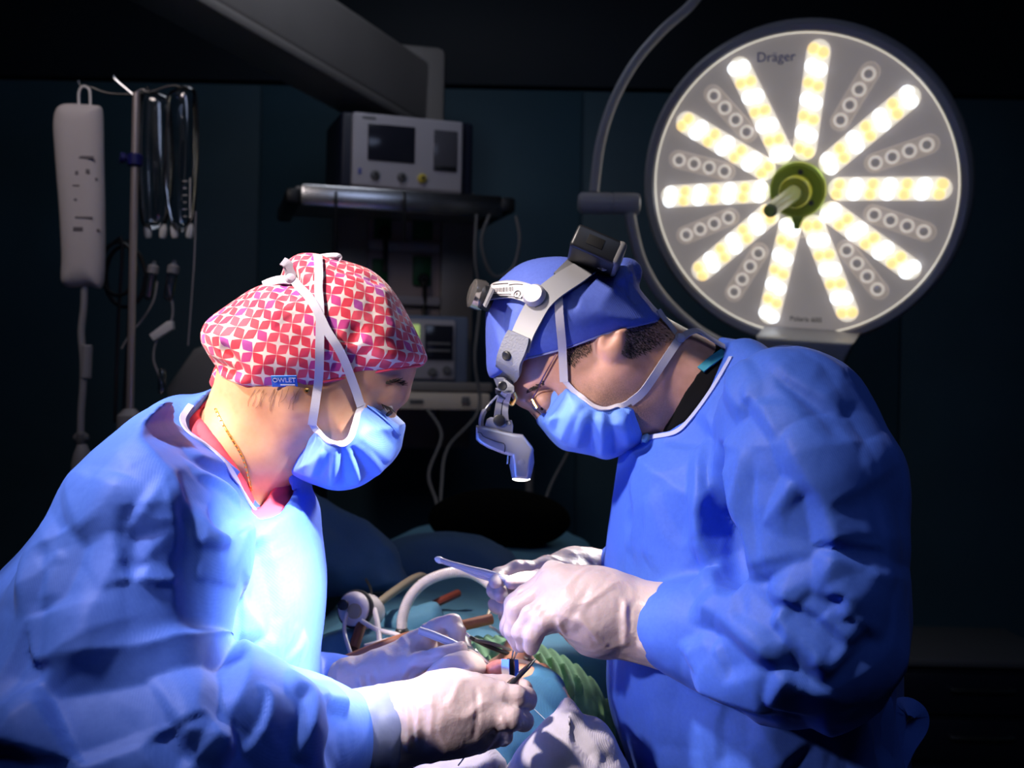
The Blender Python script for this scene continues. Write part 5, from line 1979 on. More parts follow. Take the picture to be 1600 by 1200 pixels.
gg = (axis((at(925, 0, 1.3).x, 0.56, 0.0029)), axis((0.93, 1.25, 0.0030), (1.25, 1.66, 0.008)), axis((0.28, 0.90, 0.016), (0.90, at(1150, 510, YM).z, 0.0029)))
V, Q = sdf_mesh(f_mgown, *gg, smooth=1)
t0 = bvh_of(V, Q)
N0 = soft_normals(V, Q)
keep = np.clip((0.03 + extr(V, m_gcut)) / 0.05, 0.15, 1).astype(f32)
V = crumple(V, N0, 0.008, 0.115, 44, (1.25, 1, 0.62), keep * np.clip(np.abs(N0[:, 1]) * 1.5, 0.35, 1), 0.5)
m_cr = [
    ([(1125, 690), (1120, 780), (1132, 860), (1152, 925)], -0.036, 0.020), ([(1130, 690), (1150, 780), (1180, 860), (1186, 910)], 0.012, 0.022),
    ([(1094, 690), (1096, 780), (1092, 850), (1102, 930)], 0.012, 0.016), ([(1186, 700), (1176, 790), (1188, 860), (1188, 920)], -0.010, 0.018),
    ([(1220, 665), (1250, 740), (1272, 765), (1302, 845), (1300, 860)], 0.012, 0.022), ([(1250, 740), (1215, 790), (1190, 830)], 0.009, 0.018),
    ([(1272, 765), (1230, 800), (1195, 840)], -0.006, 0.02), ([(1302, 855), (1290, 910), (1262, 930)], 0.010, 0.02),
    ([(1262, 930), (1320, 925), (1316, 950), (1306, 975)], 0.012, 0.014), ([(1195, 925), (1250, 945), (1300, 975), (1330, 1010)], 0.011, 0.016),
    ([(1240, 935), (1268, 965), (1278, 975)], -0.010, 0.014), ([(1200, 960), (1240, 990), (1305, 1050)], 0.010, 0.020), ([(1215, 945), (1270, 1000), (1310, 1025)], -0.009, 0.016),
    ([(1080, 945), (1120, 960), (1170, 1000), (1232, 1045)], 0.009, 0.018), ([(1232, 1045), (1215, 1075), (1200, 1100)], 0.010, 0.016), ([(1095, 965), (1130, 1010), (1150, 1060)], -0.008, 0.014),
    ([(1068, 1000), (1090, 1050), (1130, 1070)], 0.007, 0.014), ([(1110, 1000), (1135, 1040), (1140, 1070)], 0.006, 0.012), ([(1080, 1060), (1150, 1085), (1222, 1106)], 0.010, 0.016),
    ([(1140, 955), (1190, 970), (1225, 1000)], -0.007, 0.014), ([(1310, 780), (1340, 830), (1350, 900)], -0.006, 0.03), ([(1330, 700), (1370, 780), (1388, 880)], 0.006, 0.03),
    ([(1150, 572), (1145, 620), (1170, 650)], 0.006, 0.016), ([(1175, 560), (1200, 600), (1190, 640)], -0.006, 0.014), ([(1160, 565), (1230, 600), (1320, 650)], 0.008, 0.012),
    ([(1195, 590), (1270, 640), (1310, 700)], -0.008, 0.018), ([(1095, 640), (1120, 690), (1090, 690)], 0.006, 0.012), ([(1040, 685), (1080, 690), (1100, 690)], -0.005, 0.012),
    ([(1160, 640), (1180, 620), (1195, 650), (1240, 720)], 0.007, 0.014),
    ([(985, 740), (1000, 800), (980, 860)], 0.004, 0.014), ([(1010, 770), (1020, 830), (1005, 870)], 0.004, 0.014), ([(1030, 740), (1040, 800), (1070, 850)], -0.004, 0.016), ([(980, 800), (990, 850), (985, 920)], -0.004, 0.012),
    ([(1130, 1100), (1131, 1150), (1132, 1200)], -0.004, 0.010), ([(1180, 1100), (1200, 1160), (1230, 1200)], 0.006, 0.02), ([(1280, 1110), (1330, 1180)], 0.008, 0.02), ([(1390, 1060), (1385, 1130), (1378, 1200)], -0.012, 0.02),
    ([(960, 1140), (1010, 1165), (1100, 1175)], -0.004, 0.02),
]
V = crease(V, N0, t0, m_cr, 1.4, 2.3, Q)
m_gown = mk('gown', V, Q, M_gown, man)
T_mgown = bvh_of(V, Q)
edge_band('neck_binding', [T_mgown], [(1143, 558), (1137, 569), (1110, 614), (1077, 658), (1052, 678), (1014, 684), (1003, 690)], 0.0055, bpy.data.materials['pale_binding'], m_gown, 0.001)
h = hit([T_mgown], 1012, 686, 0.002)
MB().lathe([(0.002, -0.003), (0.005, -0.001), (0.0055, 0.002), (0.003, 0.004)], h[0], h[1], 14).build('snap', mat('pale_aqua_snap', (0.35, 0.60, 0.68), 0.4), m_gown)
# waist tie with its loop at the back
P = cr(atl([(1378, 1085), (1386, 1120), (1384, 1200), (1380, 1300)], 1.16), 6)
MB().ribbon(P, [Vector((0.5, -0.8, 0))] * len(P), 0.020, 0.0008).build('waist_tie', M_gown, m_gown, auto=30)
P = cr(atl([(1392, 1200), (1398, 1150), (1405, 1110), (1420, 1104), (1436, 1115), (1434, 1135), (1415, 1165), (1400, 1200)], 1.18), 6)
MB().ribbon(P, [Vector((0.1, -0.7, 0.6))] * len(P), 0.020, 0.0008).build('waist_tie', M_gown, m_gown, auto=30)

# --- gloves
g3, T_ml = glove('glove', man, ml_palm, ml_fing, ml_cuff, [
    ([(974, 930), (978, 968), (976, 1012)], 0.003, 0.005), ([(1062, 945), (1056, 985), (1040, 1028)], 0.003, 0.006), ([(925, 905), (905, 945), (880, 985)], -0.0012, 0.006),
    ([(900, 960), (925, 985), (940, 1006)], 0.0025, 0.005), ([(870, 965), (878, 985), (882, 994)], 0.002, 0.004), ([(930, 990), (940, 1002), (950, 1010)], 0.002, 0.004),
    ([(845, 925), (830, 945), (815, 960)], 0.0012, 0.004), ([(860, 935), (845, 955), (838, 965)], 0.0016, 0.004), ([(1000, 945), (1000, 980), (990, 1014)], -0.002, 0.006), ([(1020, 945), (1025, 985), (1015, 1020)], 0.0015, 0.005)],
    'cream glove in front with long turned cuff', seed=7)
g4, T_mr = glove('glove', man, mr_palm, mr_fing, mr_cuff, [
    ([(905, 878), (910, 895), (908, 915)], 0.002, 0.005), ([(930, 880), (936, 900), (934, 920)], 0.002, 0.005), ([(848, 880), (845, 892), (842, 899)], -0.002, 0.003)], 'pale glove behind, holding forceps', seed=9)
P, Nn = hits([T_ml], [(1082, 944), (1078, 968), (1066, 1000), (1050, 1032)], 0.001, 5)
if len(P) > 3:
    MB().tube(P, 0.0024, 8).build('cuff_bead', M_glove, g3)

# --- cap
m_caph = Poly2([(767, 592), (759, 548), (758, 500), (761, 480), (775, 446), (793, 428), (815, 413), (845, 404), (880, 402), (911, 409), (950, 410), (975, 408), (990, 422), (997, 450), (1015, 474), (1033, 500), (1010, 545), (940, 580), (870, 600), (810, 612)], YM)


def f_mcap(P):
    d = inflate(P, m_caph, YM, 0.092, 0.070)
    d = smin(d, ell(P, at(980, 425, YM), (0.016, 0.02, 0.014)), 0.012)
    return smax(d, extr(P, m_capc), 0.002)


cg = (axis((at(745, 0, YM).x, at(1050, 0, YM).x, 0.0026)), axis((YM - 0.1, YM + 0.1, 0.003)), axis((at(900, 610, YM).z, at(900, 385, YM).z, 0.0026)))
V, Q = sdf_mesh(f_mcap, *cg, smooth=1)
t0 = bvh_of(V, Q)
N0 = vnormals(V, Q)
V = V + N0 * (waves(V, 70, 19, 8) * 0.0008)[:, None]
V = crease(V, N0, t0, [([(975, 415), (980, 440), (1000, 470), (1022, 497)], 0.004, 0.012), ([(985, 425), (985, 455), (995, 475)], -0.006, 0.008), ([(960, 420), (975, 440), (978, 460)], 0.004, 0.010),
                       ([(875, 455), (885, 470), (905, 478)], -0.003, 0.010), ([(790, 470), (785, 510), (790, 560)], -0.002, 0.010), ([(810, 470), (806, 520), (800, 560)], 0.002, 0.010), ([(965, 445), (980, 450), (990, 470)], -0.005, 0.008)])
m_cap = mk('cap', V, Q, M_capm, man)
T_mcap = bvh_of(V, Q)
hp, hn = hits([T_mcap], [(1026, 501), (958, 517), (886, 543), (825, 559)], 0.0006, 6)
MB().tube(hp, 0.0011, 8).build('hem', mat('pale_hem', (0.25, 0.28, 0.55), 0.6), m_cap)

# --- mask
m_maskh = Poly2([(866, 580), (838, 648), (848, 672), (874, 700), (900, 707), (925, 712), (947, 718), (972, 709), (1006, 686), (1000, 620), (960, 606), (910, 590)], YM)
m_maskc = Poly2([(881, 592), (839, 649), (815, 660), (860, 720), (900, 735), (950, 740), (1000, 720), (1030, 690), (997, 655), (987, 624), (975, 630), (960, 636), (945, 640), (925, 634), (900, 613), (890, 602)], 1.222, False)


def f_mmask(P):
    return smax(inflate(P, m_maskh, YM, 0.092, 0.052), extr(P, m_maskc), 0.0015)


mg = (axis((at(825, 0, YM).x, at(1025, 0, YM).x, 0.0022)), axis((YM - 0.098, YM + 0.098, 0.0025)), axis((at(900, 735, YM).z, at(900, 575, YM).z, 0.0022)))
V, Q = sdf_mesh(f_mmask, *mg, smooth=1)
t0 = bvh_of(V, Q)
N0 = vnormals(V, Q)
V = crease(V, N0, t0, [
    ([(920, 638), (910, 670), (898, 700)], 0.005, 0.009), ([(928, 640), (924, 680), (922, 708)], -0.006, 0.009), ([(938, 642), (942, 680), (942, 714)], 0.006, 0.009), ([(948, 642), (960, 680), (962, 708)], -0.005, 0.009),
    ([(905, 625), (890, 655), (878, 690)], 0.005, 0.009), ([(898, 618), (880, 645), (866, 680)], -0.004, 0.008), ([(958, 640), (975, 670), (980, 700)], 0.004, 0.008),
    ([(982, 636), (992, 660), (999, 682)], -0.002, 0.003), ([(977, 638), (986, 664), (992, 688)], -0.002, 0.003), ([(878, 606), (858, 634), (846, 652)], -0.0024, 0.0035), ([(884, 610), (866, 640), (852, 662)], -0.0024, 0.0035)], 1.0, 1.5)
m_mask = mk('face_mask', V, Q, M_mask, man)
T_mmask = bvh_of(V, Q)
st = [T_mmask, T_mbody, T_mcap]
P, Nn = hits([T_mmask, T_mbody], [(881, 592), (890, 603), (902, 615), (925, 635), (945, 641), (961, 637), (976, 631), (988, 624)], 0.0016, 6)
MB().ribbon(P, Nn, 0.0055, 0.0008).build('edge_binding', M_tie, m_mask, auto=30)
P, Nn = hits(st, [(882, 596), (880, 570), (877, 530), (873, 485), (871, 455)], 0.003, 6)
MB().ribbon(P, Nn, 0.0088, 0.0006).build('tie', M_tie, m_mask, auto=30)
P, Nn = hits(st, [(984, 628), (1002, 614), (1018, 592), (1036, 566), (1054, 540), (1061, 531)], 0.0022, 6)
MB().ribbon(P, Nn, 0.0090, 0.0006).build('tie', M_tie, m_mask, auto=30)
kp = hit(st, 1060, 531, 0.004)[0]
MB().lathe([(0.001, -0.004), (0.005, -0.003), (0.006, 0.0), (0.004, 0.003), (0.001, 0.004)], kp, (0.3, -0.8, 0.5), 14).build('knot', M_tie, m_mask)
for pts in ([(1062, 530), (1050, 512), (1038, 497), (1029, 484)], [(1064, 529), (1078, 519), (1092, 517), (1106, 526), (1140, 546), (1160, 553)]):
    P = cr(atl(pts, kp.y + 0.01), 5)
    MB().ribbon(P, [Vector((0.3, -0.5, 0.8))] * len(P), 0.0095, 0.0006).build('tie_end', M_tie, m_mask, auto=30)

# --- spectacles: rimless, thin wire temple
M_glass = M_clear
sw, _ = hits([T_mbody], [(869, 553), (853, 582), (840, 606), (831, 624)], 0.003, 6)
sp_ = MB().tube(sw + [at(829, 629, 1.258)], 0.0008, 6).build('spectacles', mat('thin_dark_wire', (0.12, 0.06, 0.10), 0.3, 0.8), man)
for (px_, py_, y_) in ((828, 628, 1.262), (838, 646, 1.285)):
    MB().lathe([(0.0005, -0.004), (0.0035, -0.003), (0.005, 0.0), (0.0035, 0.003), (0.0005, 0.004)], at(px_, py_, y_), (-0.7, -0.2, -0.6), 14).build('nose_pad', M_clear, sp_)
lc = at(836, 640, 1.262)
MB().lathe([(0.016, -0.0008), (0.0165, 0.0), (0.016, 0.0008)], lc, (-0.62, -0.1, -0.75), 28).build('lens', M_clear, sp_)
MB().tube([lc + Vector((0.002, -0.016, 0.002)), at(832, 624, 1.25)], 0.0016, 8).build('hinge', M_gold, sp_)

# ================================================================== HEADLAMP worn by the surgeon
M_band = mat('grey_band_plastic', (0.30, 0.30, 0.32), 0.45)
M_leath = mat('grey_leather', (0.17, 0.18, 0.22), 0.55, bump=0.5, bscale=420, bdist=0.0012)
M_lampb = mat('satin_grey_metal', (0.42, 0.43, 0.50), 0.35, 0.5)
hl = thing('headlamp', 'grey surgical headlamp with battery box strapped over the plain blue cap', 'headlamp', at(850, 470, 1.2))
tc_ = [T_mcap, T_mbody]


def band(name, pts, width, m, parent, lift, th, n=6, Yf=1.215):
    P, Nn = hits(tc_, pts, lift, n, Yf)
    return MB().ribbon(P, Nn, width, th).build(name, m, parent, auto=40)


bnd = band('band', [(958, 398), (930, 415), (900, 432), (872, 450), (848, 470), (832, 496), (820, 522), (812, 545)], [0.026] * 6 + [0.0255] * 13 + [0.025] * 24, M_band, hl, 0.0045, 0.0012)
fr = band('front_band', [(846, 470), (822, 460), (798, 455), (774, 458), (765, 466)], 0.021, M_band, hl, 0.0046, 0.0012)
h = hit(tc_, 838, 466, 0.006)
MB().lathe([(0.0125, 0), (0.0125, 0.003), (0.0105, 0.006), (0.0100, 0.0068)], h[0], h[1], 28).build('pivot_cap', M_lgrey, hl)
# label with bar code on the front band
lb = band('label', [(824, 461), (806, 456), (788, 455), (774, 458)], 0.017, mat('pale_label', (0.62, 0.58, 0.60), 0.5), fr, 0.0068, 0.0004)
q = MB()
xx = 778
while xx < 808:
    w_ = rr.choice([0.9, 0.9, 1.5, 2.2])
    y_ = 457.5 - (xx - 778) * 0.02
    h = hit(tc_, xx, y_, 0.0076)
    if h:
        R_ = frame(-h[1], (1, 0, 0.02))
        q.box(h[0], (w_ * 0.00062, 0.0004, 0.0055), R_)
    xx += w_ + 1.1
q.build('bar_code', M_ink, lb)
q = MB()
for (a, b_, y_) in ((779, 800, 449.5), (802, 822, 451), (778, 806, 464), (780, 800, 466.5)):
    P, Nn = hits(tc_, [(a, y_), ((a + b_) / 2, y_ - 0.3), (b_, y_)], 0.0077, 4)
    q.ribbon(P, Nn, 0.0011, 0.0002)
q.build('fine_print', M_ink, lb, auto=30)
h = hit(tc_, 814, 464, 0.0077)
if h:
    q = MB()
    R_ = frame(-h[1], (1, 0, 0.02))
    q.tube([h[0] + R_ @ Vector((0.004 * math.cos(t * PI / 10), 0, 0.004 * math.sin(t * PI / 10))) for t in range(21)], 0.0004, 6, False)
    q.build('round_mark', M_ink, lb)
    text_mesh('mark_letter', 'R', 0.005, h[0] + h[1] * 0.0005, R_, M_ink, lb, 0.0001)
# battery box on top
bc = at(931, 394, 1.222)
bx = Vector(RV * math.cos(math.radians(-25)) + UV_ * math.sin(math.radians(-25)))
bd_ = Vector((0.0, 0.975, -0.20)).normalized()
RB = frame(bd_, bx)
bt = MB().box(bc, (0.054, 0.056, 0.027), RB, 0.004, 3).build('battery_box', M_dark, hl)
MB().box(bc + RB @ Vector((0.0235, 0, 0.0005)), (0.010, 0.0565, 0.0275), RB, 0.004, 3).build('battery_lid', mat('grey_lid', (0.22, 0.21, 0.20), 0.4), bt)
MB().box(bc + RB @ Vector((-0.003, -0.0282, 0.001)), (0.018, 0.0008, 0.011), RB, 0.0003).build('contact_plate', mat('matt_black', (0.004, 0.004, 0.004), 0.8), bt)
q = MB()
P, Nn = hits(tc_, [(900, 412), (888, 424), (876, 436)], 0.003, 4)
q.ribbon(P, Nn, 0.018, 0.0012)
q.build('size_strap', M_cable, hl, auto=40)
# side pad of leather with two snaps
pad = band('temple_pad', [(815, 522), (806, 548), (797, 575), (791, 600), (788, 612)], [0.024, 0.026, 0.027, 0.028, 0.0285, 0.029, 0.029, 0.029, 0.029, 0.029, 0.0285, 0.028, 0.0275, 0.027, 0.0265, 0.026, 0.0255, 0.025, 0.0245, 0.024, 0.023, 0.022, 0.021, 0.020, 0.018], M_leath, hl, 0.007, 0.003, 6, 1.235)
for px_, py_ in ((801, 553), (785, 603)):
    h = hit(tc_, px_, py_, 0.0102, 1.228)
    if h:
        MB().lathe([(0.0052, 0), (0.0052, 0.0016), (0.004, 0.0024), (0.0014, 0.0018)], h[0], h[1], 18).build('snap', M_dark, pad)
# front adjusting knob on the brow
kc = at(752, 462, 1.285)
kax = Vector((-0.92, -0.30, 0.22))
MB().lathe([(0.014, -0.006), (0.015, 0.0), (0.013, 0.012), (0.009, 0.013)], at(768, 468, 1.275), kax, 20).build('knob_base', M_dark, hl)
kn = MB()
prof = []
kn.lathe([(0.010, -0.004), (0.0165, -0.003), (0.0175, 0.0), (0.0165, 0.011), (0.012, 0.013)], kc, kax, 14)
kn.build('adjusting_knob', mat('chrome_knob', (0.75, 0.70, 0.68), 0.2, 0.9), hl)
# hinge arms, bracket, lamp head
YL = 1.262
for pts in ([(789, 612, 1.235), (781, 625, YL - 0.012), (778, 640, YL - 0.012), (776, 657, YL - 0.010)], [(795, 612, 1.235), (791, 628, YL - 0.012), (789, 642, YL - 0.012), (790, 657, YL - 0.010)]):
    P = cr(atl(pts), 6)
    MB().ribbon(P, [Vector((0.1, -1, 0))] * len(P), 0.0065, 0.0018).build('hinge_arm', M_lampb, hl, auto=40)
RL = Matrix((RV, FV, UV_)).transposed()


def lpoly(pts, Y):
    c = at(790, 690, Y)
    out = []
    for p in pts:
        w_ = at(p[0], p[1], Y) - c
        out.append((w_.dot(RV), w_.dot(UV_)))
    return out, c


pp, c = lpoly([(761, 655), (766, 652), (777, 653), (795, 656), (800, 657), (802, 665), (801, 677), (760, 667), (758, 664)], YL)
br = MB().prism(pp, -0.010, 0.010, RL, c, 0.0015).build('bracket', M_lampb, hl)
MB().lathe([(0.0065, 0), (0.0065, 0.004), (0.0050, 0.005)], at(780, 657, YL - 0.010), (0, -1, 0), 18).build('bracket_screw', M_dark, br)
MB().lathe([(0.0028, 0), (0.0026, 0.001)], at(794, 661, YL - 0.010), (0, -1, 0), 14).build('bracket_rivet', M_cable, br)
q = MB()
pp, c = lpoly([(744, 665), (760, 666), (802, 677), (817, 679), (832, 698), (834, 703), (830, 718), (826, 748), (803, 746), (801, 720), (800, 712), (787, 709), (764, 700), (750, 692), (744, 686)], YL)
hd = q.prism(pp, -0.0135, 0.0135, RL, c, 0.004, 3).build('lamp_head', M_lampb, hl)
P = cr(atl([(746, 675), (752, 677), (756, 682), (775, 690), (788, 694), (788, 707)], YL - 0.0137), 5)
MB().ribbon(P, [Vector((0, -1, 0))] * len(P), 0.0007, 0.0003).build('seam', M_ink, hd, auto=30)
MB().tube(atl([(796, 712), (795, 725)], YL - 0.004), 0.003, 12).build('focus_pin', M_steel, hd)
MB().tube(atl([(815, 700, YL), (815, 722, YL), (814.5, 747, YL)]), [0.0125, 0.0142, 0.0105], 24).build('lamp_barrel', M_lampb, hd)
MB().lathe([(0.0095, 0), (0.0098, 0.002), (0.006, 0.0035), (0.0005, 0.004)], at(814.5, 746.5, YL), -UV_, 22).build('lens', mat('lit_lens', (1, 0.97, 0.85), 0.2, emis=(1.0, 0.96, 0.78), estr=4.0), hd)
MB().tube(cr(atl([(786, 610, 1.24), (768, 628, YL), (757, 642, YL), (752, 656, YL), (752, 668, YL)]), 6), [0.0012] * 12 + [0.003] * 13, 8).build('power_lead', M_lampb, hl)
MB().tube(cr(atl([(803, 612, 1.24), (806, 622, 1.245), (800, 632, 1.25), (796, 628, 1.25)]), 5), 0.002, 8).build('lead_clip', M_gold, hl)
# beam of the headlamp
lpos = at(814.5, 752, YL)
spot('headlamp_beam', lpos, at(800, 1050, 1.25), 5.0, (1.0, 0.95, 0.88), 40, 0.5, 0.01)

# ================================================================== OPERATING TABLE, PATIENT, DRAPES
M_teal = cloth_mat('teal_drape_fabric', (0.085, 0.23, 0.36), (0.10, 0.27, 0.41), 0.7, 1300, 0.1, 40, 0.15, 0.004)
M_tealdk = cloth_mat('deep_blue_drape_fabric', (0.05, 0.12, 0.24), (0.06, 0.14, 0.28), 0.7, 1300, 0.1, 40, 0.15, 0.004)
M_gauze = mat('white_gauze', (0.62, 0.47, 0.43), 0.8, bump=0.35, bscale=900, bdist=0.0008, sss=0.2, sssr=(0.006, 0.003, 0.002))
M_foam = mat('green_foam', (0.20, 0.42, 0.22), 0.85, var=0.3, vscale=60, bump=0.4, bscale=500, bdist=0.001)
M_brown = mat('brown_rubber', (0.42, 0.16, 0.09), 0.45, var=0.2, vscale=20)
M_hose = mat('ivory_hose', (0.62, 0.56, 0.58), 0.35)
M_olive = mat('olive_hose', (0.30, 0.25, 0.18), 0.45)
M_bright = mat('polished_steel', (0.72, 0.72, 0.76), 0.16, 1.0)
M_towel = cloth_mat('white_towel_cloth', (0.48, 0.45, 0.54), (0.54, 0.51, 0.60), 0.8, 1500, 0.25, 60, 0.25, 0.004)
M_blue2 = cloth_mat('blue_head_wrap', (0.035, 0.13, 0.25), (0.045, 0.16, 0.30), 0.65, 1300, 0.12, 50, 0.12, 0.003)

tab = thing('operating_table', 'narrow operating table hidden under the teal drapes between the two people', 'operating table', (-0.06, 1.9, 0))
MB().box((-0.06, 2.10, 0.82), (0.50, 1.30, 0.06), None, 0.015).build('table_top', M_grey, tab)
MB().box((-0.06, 2.10, 0.885), (0.48, 1.28, 0.07), None, 0.02, 3).build('mattress', M_dark, tab)
MB().box((-0.05, 1.29, 0.845), (0.20, 0.30, 0.05), None, 0.015).build('head_rest', M_dark, tab)
MB().box((-0.06, 2.05, 0.45), (0.24, 0.34, 0.70), None, 0.02).build('column', M_steel, tab)
MB().box((-0.06, 2.05, 0.05), (0.46, 0.95, 0.10), None, 0.03).build('foot', M_grey, tab)
MB().box((-0.05, 1.45, 0.80), (0.04, 0.30, 0.03), None, 0.005).build('support_bar', M_steel, tab)

pat = thing('person', 'patient lying under teal drapes with a gauze covered face between the gloved hands', 'person', (0, 1.6, 0.92))
hc_ = at(800, 1172, 1.275)


def f_pat(P):
    d = ell(P, hc_, (0.080, 0.098, 0.096))
    nose = chain(P, [(hc_ + Vector((0.005, 0.03, 0.088)), 0.010), (hc_ + Vector((0.004, 0.055, 0.100)), 0.012), (hc_ + Vector((0.004, 0.072, 0.098)), 0.014)], 0.01)
    d = smin(d, nose, 0.015)
    d = smin(d, ell(P, hc_ + Vector((0.0, 0.085, 0.02)), (0.06, 0.06, 0.065)), 0.03)
    for s in (-1, 1):
        d = smax(d, -ell(P, hc_ + Vector((s * 0.032, 0.02, 0.094)), (0.016, 0.011, 0.010)), 0.01)
        d = smin(d, ell(P, hc_ + Vector((s * 0.031, 0.022, 0.080)), (0.012, 0.012, 0.012)), 0.004)
        d = smin(d, ell(P, hc_ + Vector((s * 0.083, 0.0, -0.005)), (0.008, 0.030, 0.018)), 0.006)
    d = smin(d, chain(P, [(hc_ + Vector((0, 0.09, -0.02)), 0.05), ((-0.04, 1.55, 0.975), 0.055)], 0.02), 0.03)
    d = smin(d, ell(P, (-0.06, 1.75, 0.985), (0.19, 0.26, 0.058)), 0.04)
    for s in (-1, 1):
        d = smin(d, chain(P, [((-0.06 + s * 0.08, 1.95, 0.985), 0.06), ((-0.06 + s * 0.09, 2.35, 0.98), 0.05), ((-0.06 + s * 0.09, 2.68, 0.965), 0.035), ((-0.06 + s * 0.10, 2.70, 1.02), 0.03)], 0.03), 0.04)
        d = smin(d, chain(P, [((-0.06 + s * 0.17, 1.62, 0.985), 0.05), ((-0.06 + s * 0.19, 1.85, 0.965), 0.036), ((-0.06 + s * 0.18, 2.05, 0.96), 0.028)], 0.03), 0.03)
    return d


V, Q = sdf_mesh(f_pat, axis((-0.30, -0.09, 0.008), (-0.09, 0.10, 0.003), (0.10, 0.22, 0.008)), axis((1.14, 1.42, 0.003), (1.42, 2.80, 0.010)), axis((0.86, 1.0, 0.007), (1.0, 1.115, 0.003)), smooth=1)
M_skin_p = skin_mat('patient_skin', (0.55, 0.27, 0.19), (0.62, 0.33, 0.24), (0.46, 0.20, 0.14))
mk('body', V, Q, M_skin_p, pat)
T_pat = bvh_of(V, Q)


def cloth_poly(name, label, cat, pts, Y, W, R, m, amp, cell, seed, vox=0.0035, creases=(), group=None, base=None, xtra=None, parent=None):
    po = Poly2(pts, Y, pad=0.06)
    ws = [at(p[0], p[1], Y) for p in pts]
    xs_ = [p.x for p in ws]
    zs_ = [p.z for p in ws]

    def f(P):
        d = inflate(P, po, Y, W, R)
        if xtra is not None:
            d = xtra(P, d)
        return d
    V, Q = sdf_mesh(f, axis((min(xs_) - 0.03, max(xs_) + 0.03, vox)), axis((Y - W - 0.03, Y + W + 0.03, vox)), axis((min(zs_) - 0.03, max(zs_) + 0.03, vox)), smooth=1)
    t = bvh_of(V, Q)
    N = vnormals(V, Q)
    V = crumple(V, N, amp, cell, seed)
    if len(creases):
        V = crease(V, N, t, creases, 1.2, 1.4)
    o = mk(name, V, Q, m, parent)
    if parent is None:
        tag(o, label, cat, group)
    return o, bvh_of(V, Q)


# main drape over the body: a sheet with bumps, hanging down at the edges
nx_, ny_ = 110, 120
gxs = np.linspace(-0.40, 0.27, nx_)
gys = np.linspace(1.44, 2.78, ny_)
X, Y = np.meshgrid(gxs, gys, indexing='ij')
P_ = np.stack([X.ravel(), Y.ravel(), 0 * X.ravel()], 1).astype(f32)
Z = 1.062 - 0.045 * np.clip((np.abs(X + 0.05) - 0.16) / 0.10, 0, 1) ** 1.5 - 0.20 * np.clip((np.abs(X + 0.05) - 0.235) / 0.10, 0, 1) ** 1.2
Z = Z - 0.10 * np.clip((1.50 - Y) / 0.06, 0, 1) ** 1.5 - 0.30 * np.clip((Y - 2.68) / 0.1, 0, 1)
Z = Z + facet(P_, 0.11, 3).reshape(Z.shape) * 0.010 + facet(P_, 0.05, 5).reshape(Z.shape) * 0.003
Z = np.maximum(Z, 0.80)
top = np.stack([X, Y, Z], -1).reshape(-1, 3)
bot = top - np.array([0, 0, 0.003])
F = []
for i in range(nx_ - 1):
    for j in range(ny_ - 1):
        a = i * ny_ + j
        F.append((a, a + ny_, a + ny_ + 1, a + 1))
nT = len(top)
F2 = [tuple(k + nT for k in f[::-1]) for f in F]
rim = [i * ny_ for i in range(nx_)] + [(nx_ - 1) * ny_ + j for j in range(1, ny_)] + [i * ny_ + ny_ - 1 for i in range(nx_ - 2, -1, -1)] + [j for j in range(ny_ - 2, 0, -1)]
F3 = [(rim[(k + 1) % len(rim)], rim[k], rim[k] + nT, rim[(k + 1) % len(rim)] + nT) for k in range(len(rim))]
o = mk('surgical_drape', np.concatenate([top, bot]), F + F2 + F3, M_teal)
tag(o, 'light teal drape spread flat over the patient behind the tubes', 'drape')
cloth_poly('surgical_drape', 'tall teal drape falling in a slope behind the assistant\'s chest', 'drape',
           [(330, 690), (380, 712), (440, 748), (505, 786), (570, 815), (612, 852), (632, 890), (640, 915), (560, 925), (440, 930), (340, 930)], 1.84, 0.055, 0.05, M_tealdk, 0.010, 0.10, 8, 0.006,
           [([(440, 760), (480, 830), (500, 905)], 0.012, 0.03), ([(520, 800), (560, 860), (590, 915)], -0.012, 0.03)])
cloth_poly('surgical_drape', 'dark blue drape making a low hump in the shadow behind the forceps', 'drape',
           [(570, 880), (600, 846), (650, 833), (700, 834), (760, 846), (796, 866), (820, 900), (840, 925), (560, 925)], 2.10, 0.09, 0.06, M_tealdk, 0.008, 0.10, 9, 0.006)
c_ = at(780, 820, 2.42)
V, Q = sdf_mesh(lambda P: ell(P, (c_.x, c_.y, 1.115), (0.15, 0.09, 0.065)), axis((c_.x - 0.18, c_.x + 0.18, 0.008)), axis((c_.y - 0.12, c_.y + 0.12, 0.008)), axis((1.03, 1.2, 0.006)))
tag(mk('bolster', V, Q, mat('matt_black_vinyl', (0.003, 0.003, 0.003), 0.95, spec=0.05)), 'black bolster in the dark beyond the dark blue drape hump', 'cushion')
o, _ = cloth_poly('surgical_drape', 'teal drape edge folded over beside the white arched hose', 'drape',
                  [(598, 962), (640, 948), (684, 940), (700, 985), (690, 1000), (600, 1000)], 1.60, 0.02, 0.018, M_teal, 0.004, 0.06, 12, 0.0035)

# foam cushion with egg-crate bumps
po_f = Poly2([(545, 1075), (600, 1042), (680, 1012), (755, 999), (815, 1003), (870, 1024), (915, 1055), (945, 1092), (962, 1130), (965, 1260), (545, 1260)], 1.42, pad=0.06)


def f_foam(P):
    d = inflate(P, po_f, 1.42, 0.075, 0.06)
    u = P[:, 0] * 0.94 + (P[:, 2] - 1.0) * 0.34
    v = (P[:, 1] - 1.3) * 0.8 - (P[:, 2] - 1.0) * 0.9 + P[:, 0] * 0.3
    return d - 0.0045 * np.sin(u * 2 * PI / 0.024) * np.sin(v * 2 * PI / 0.024)


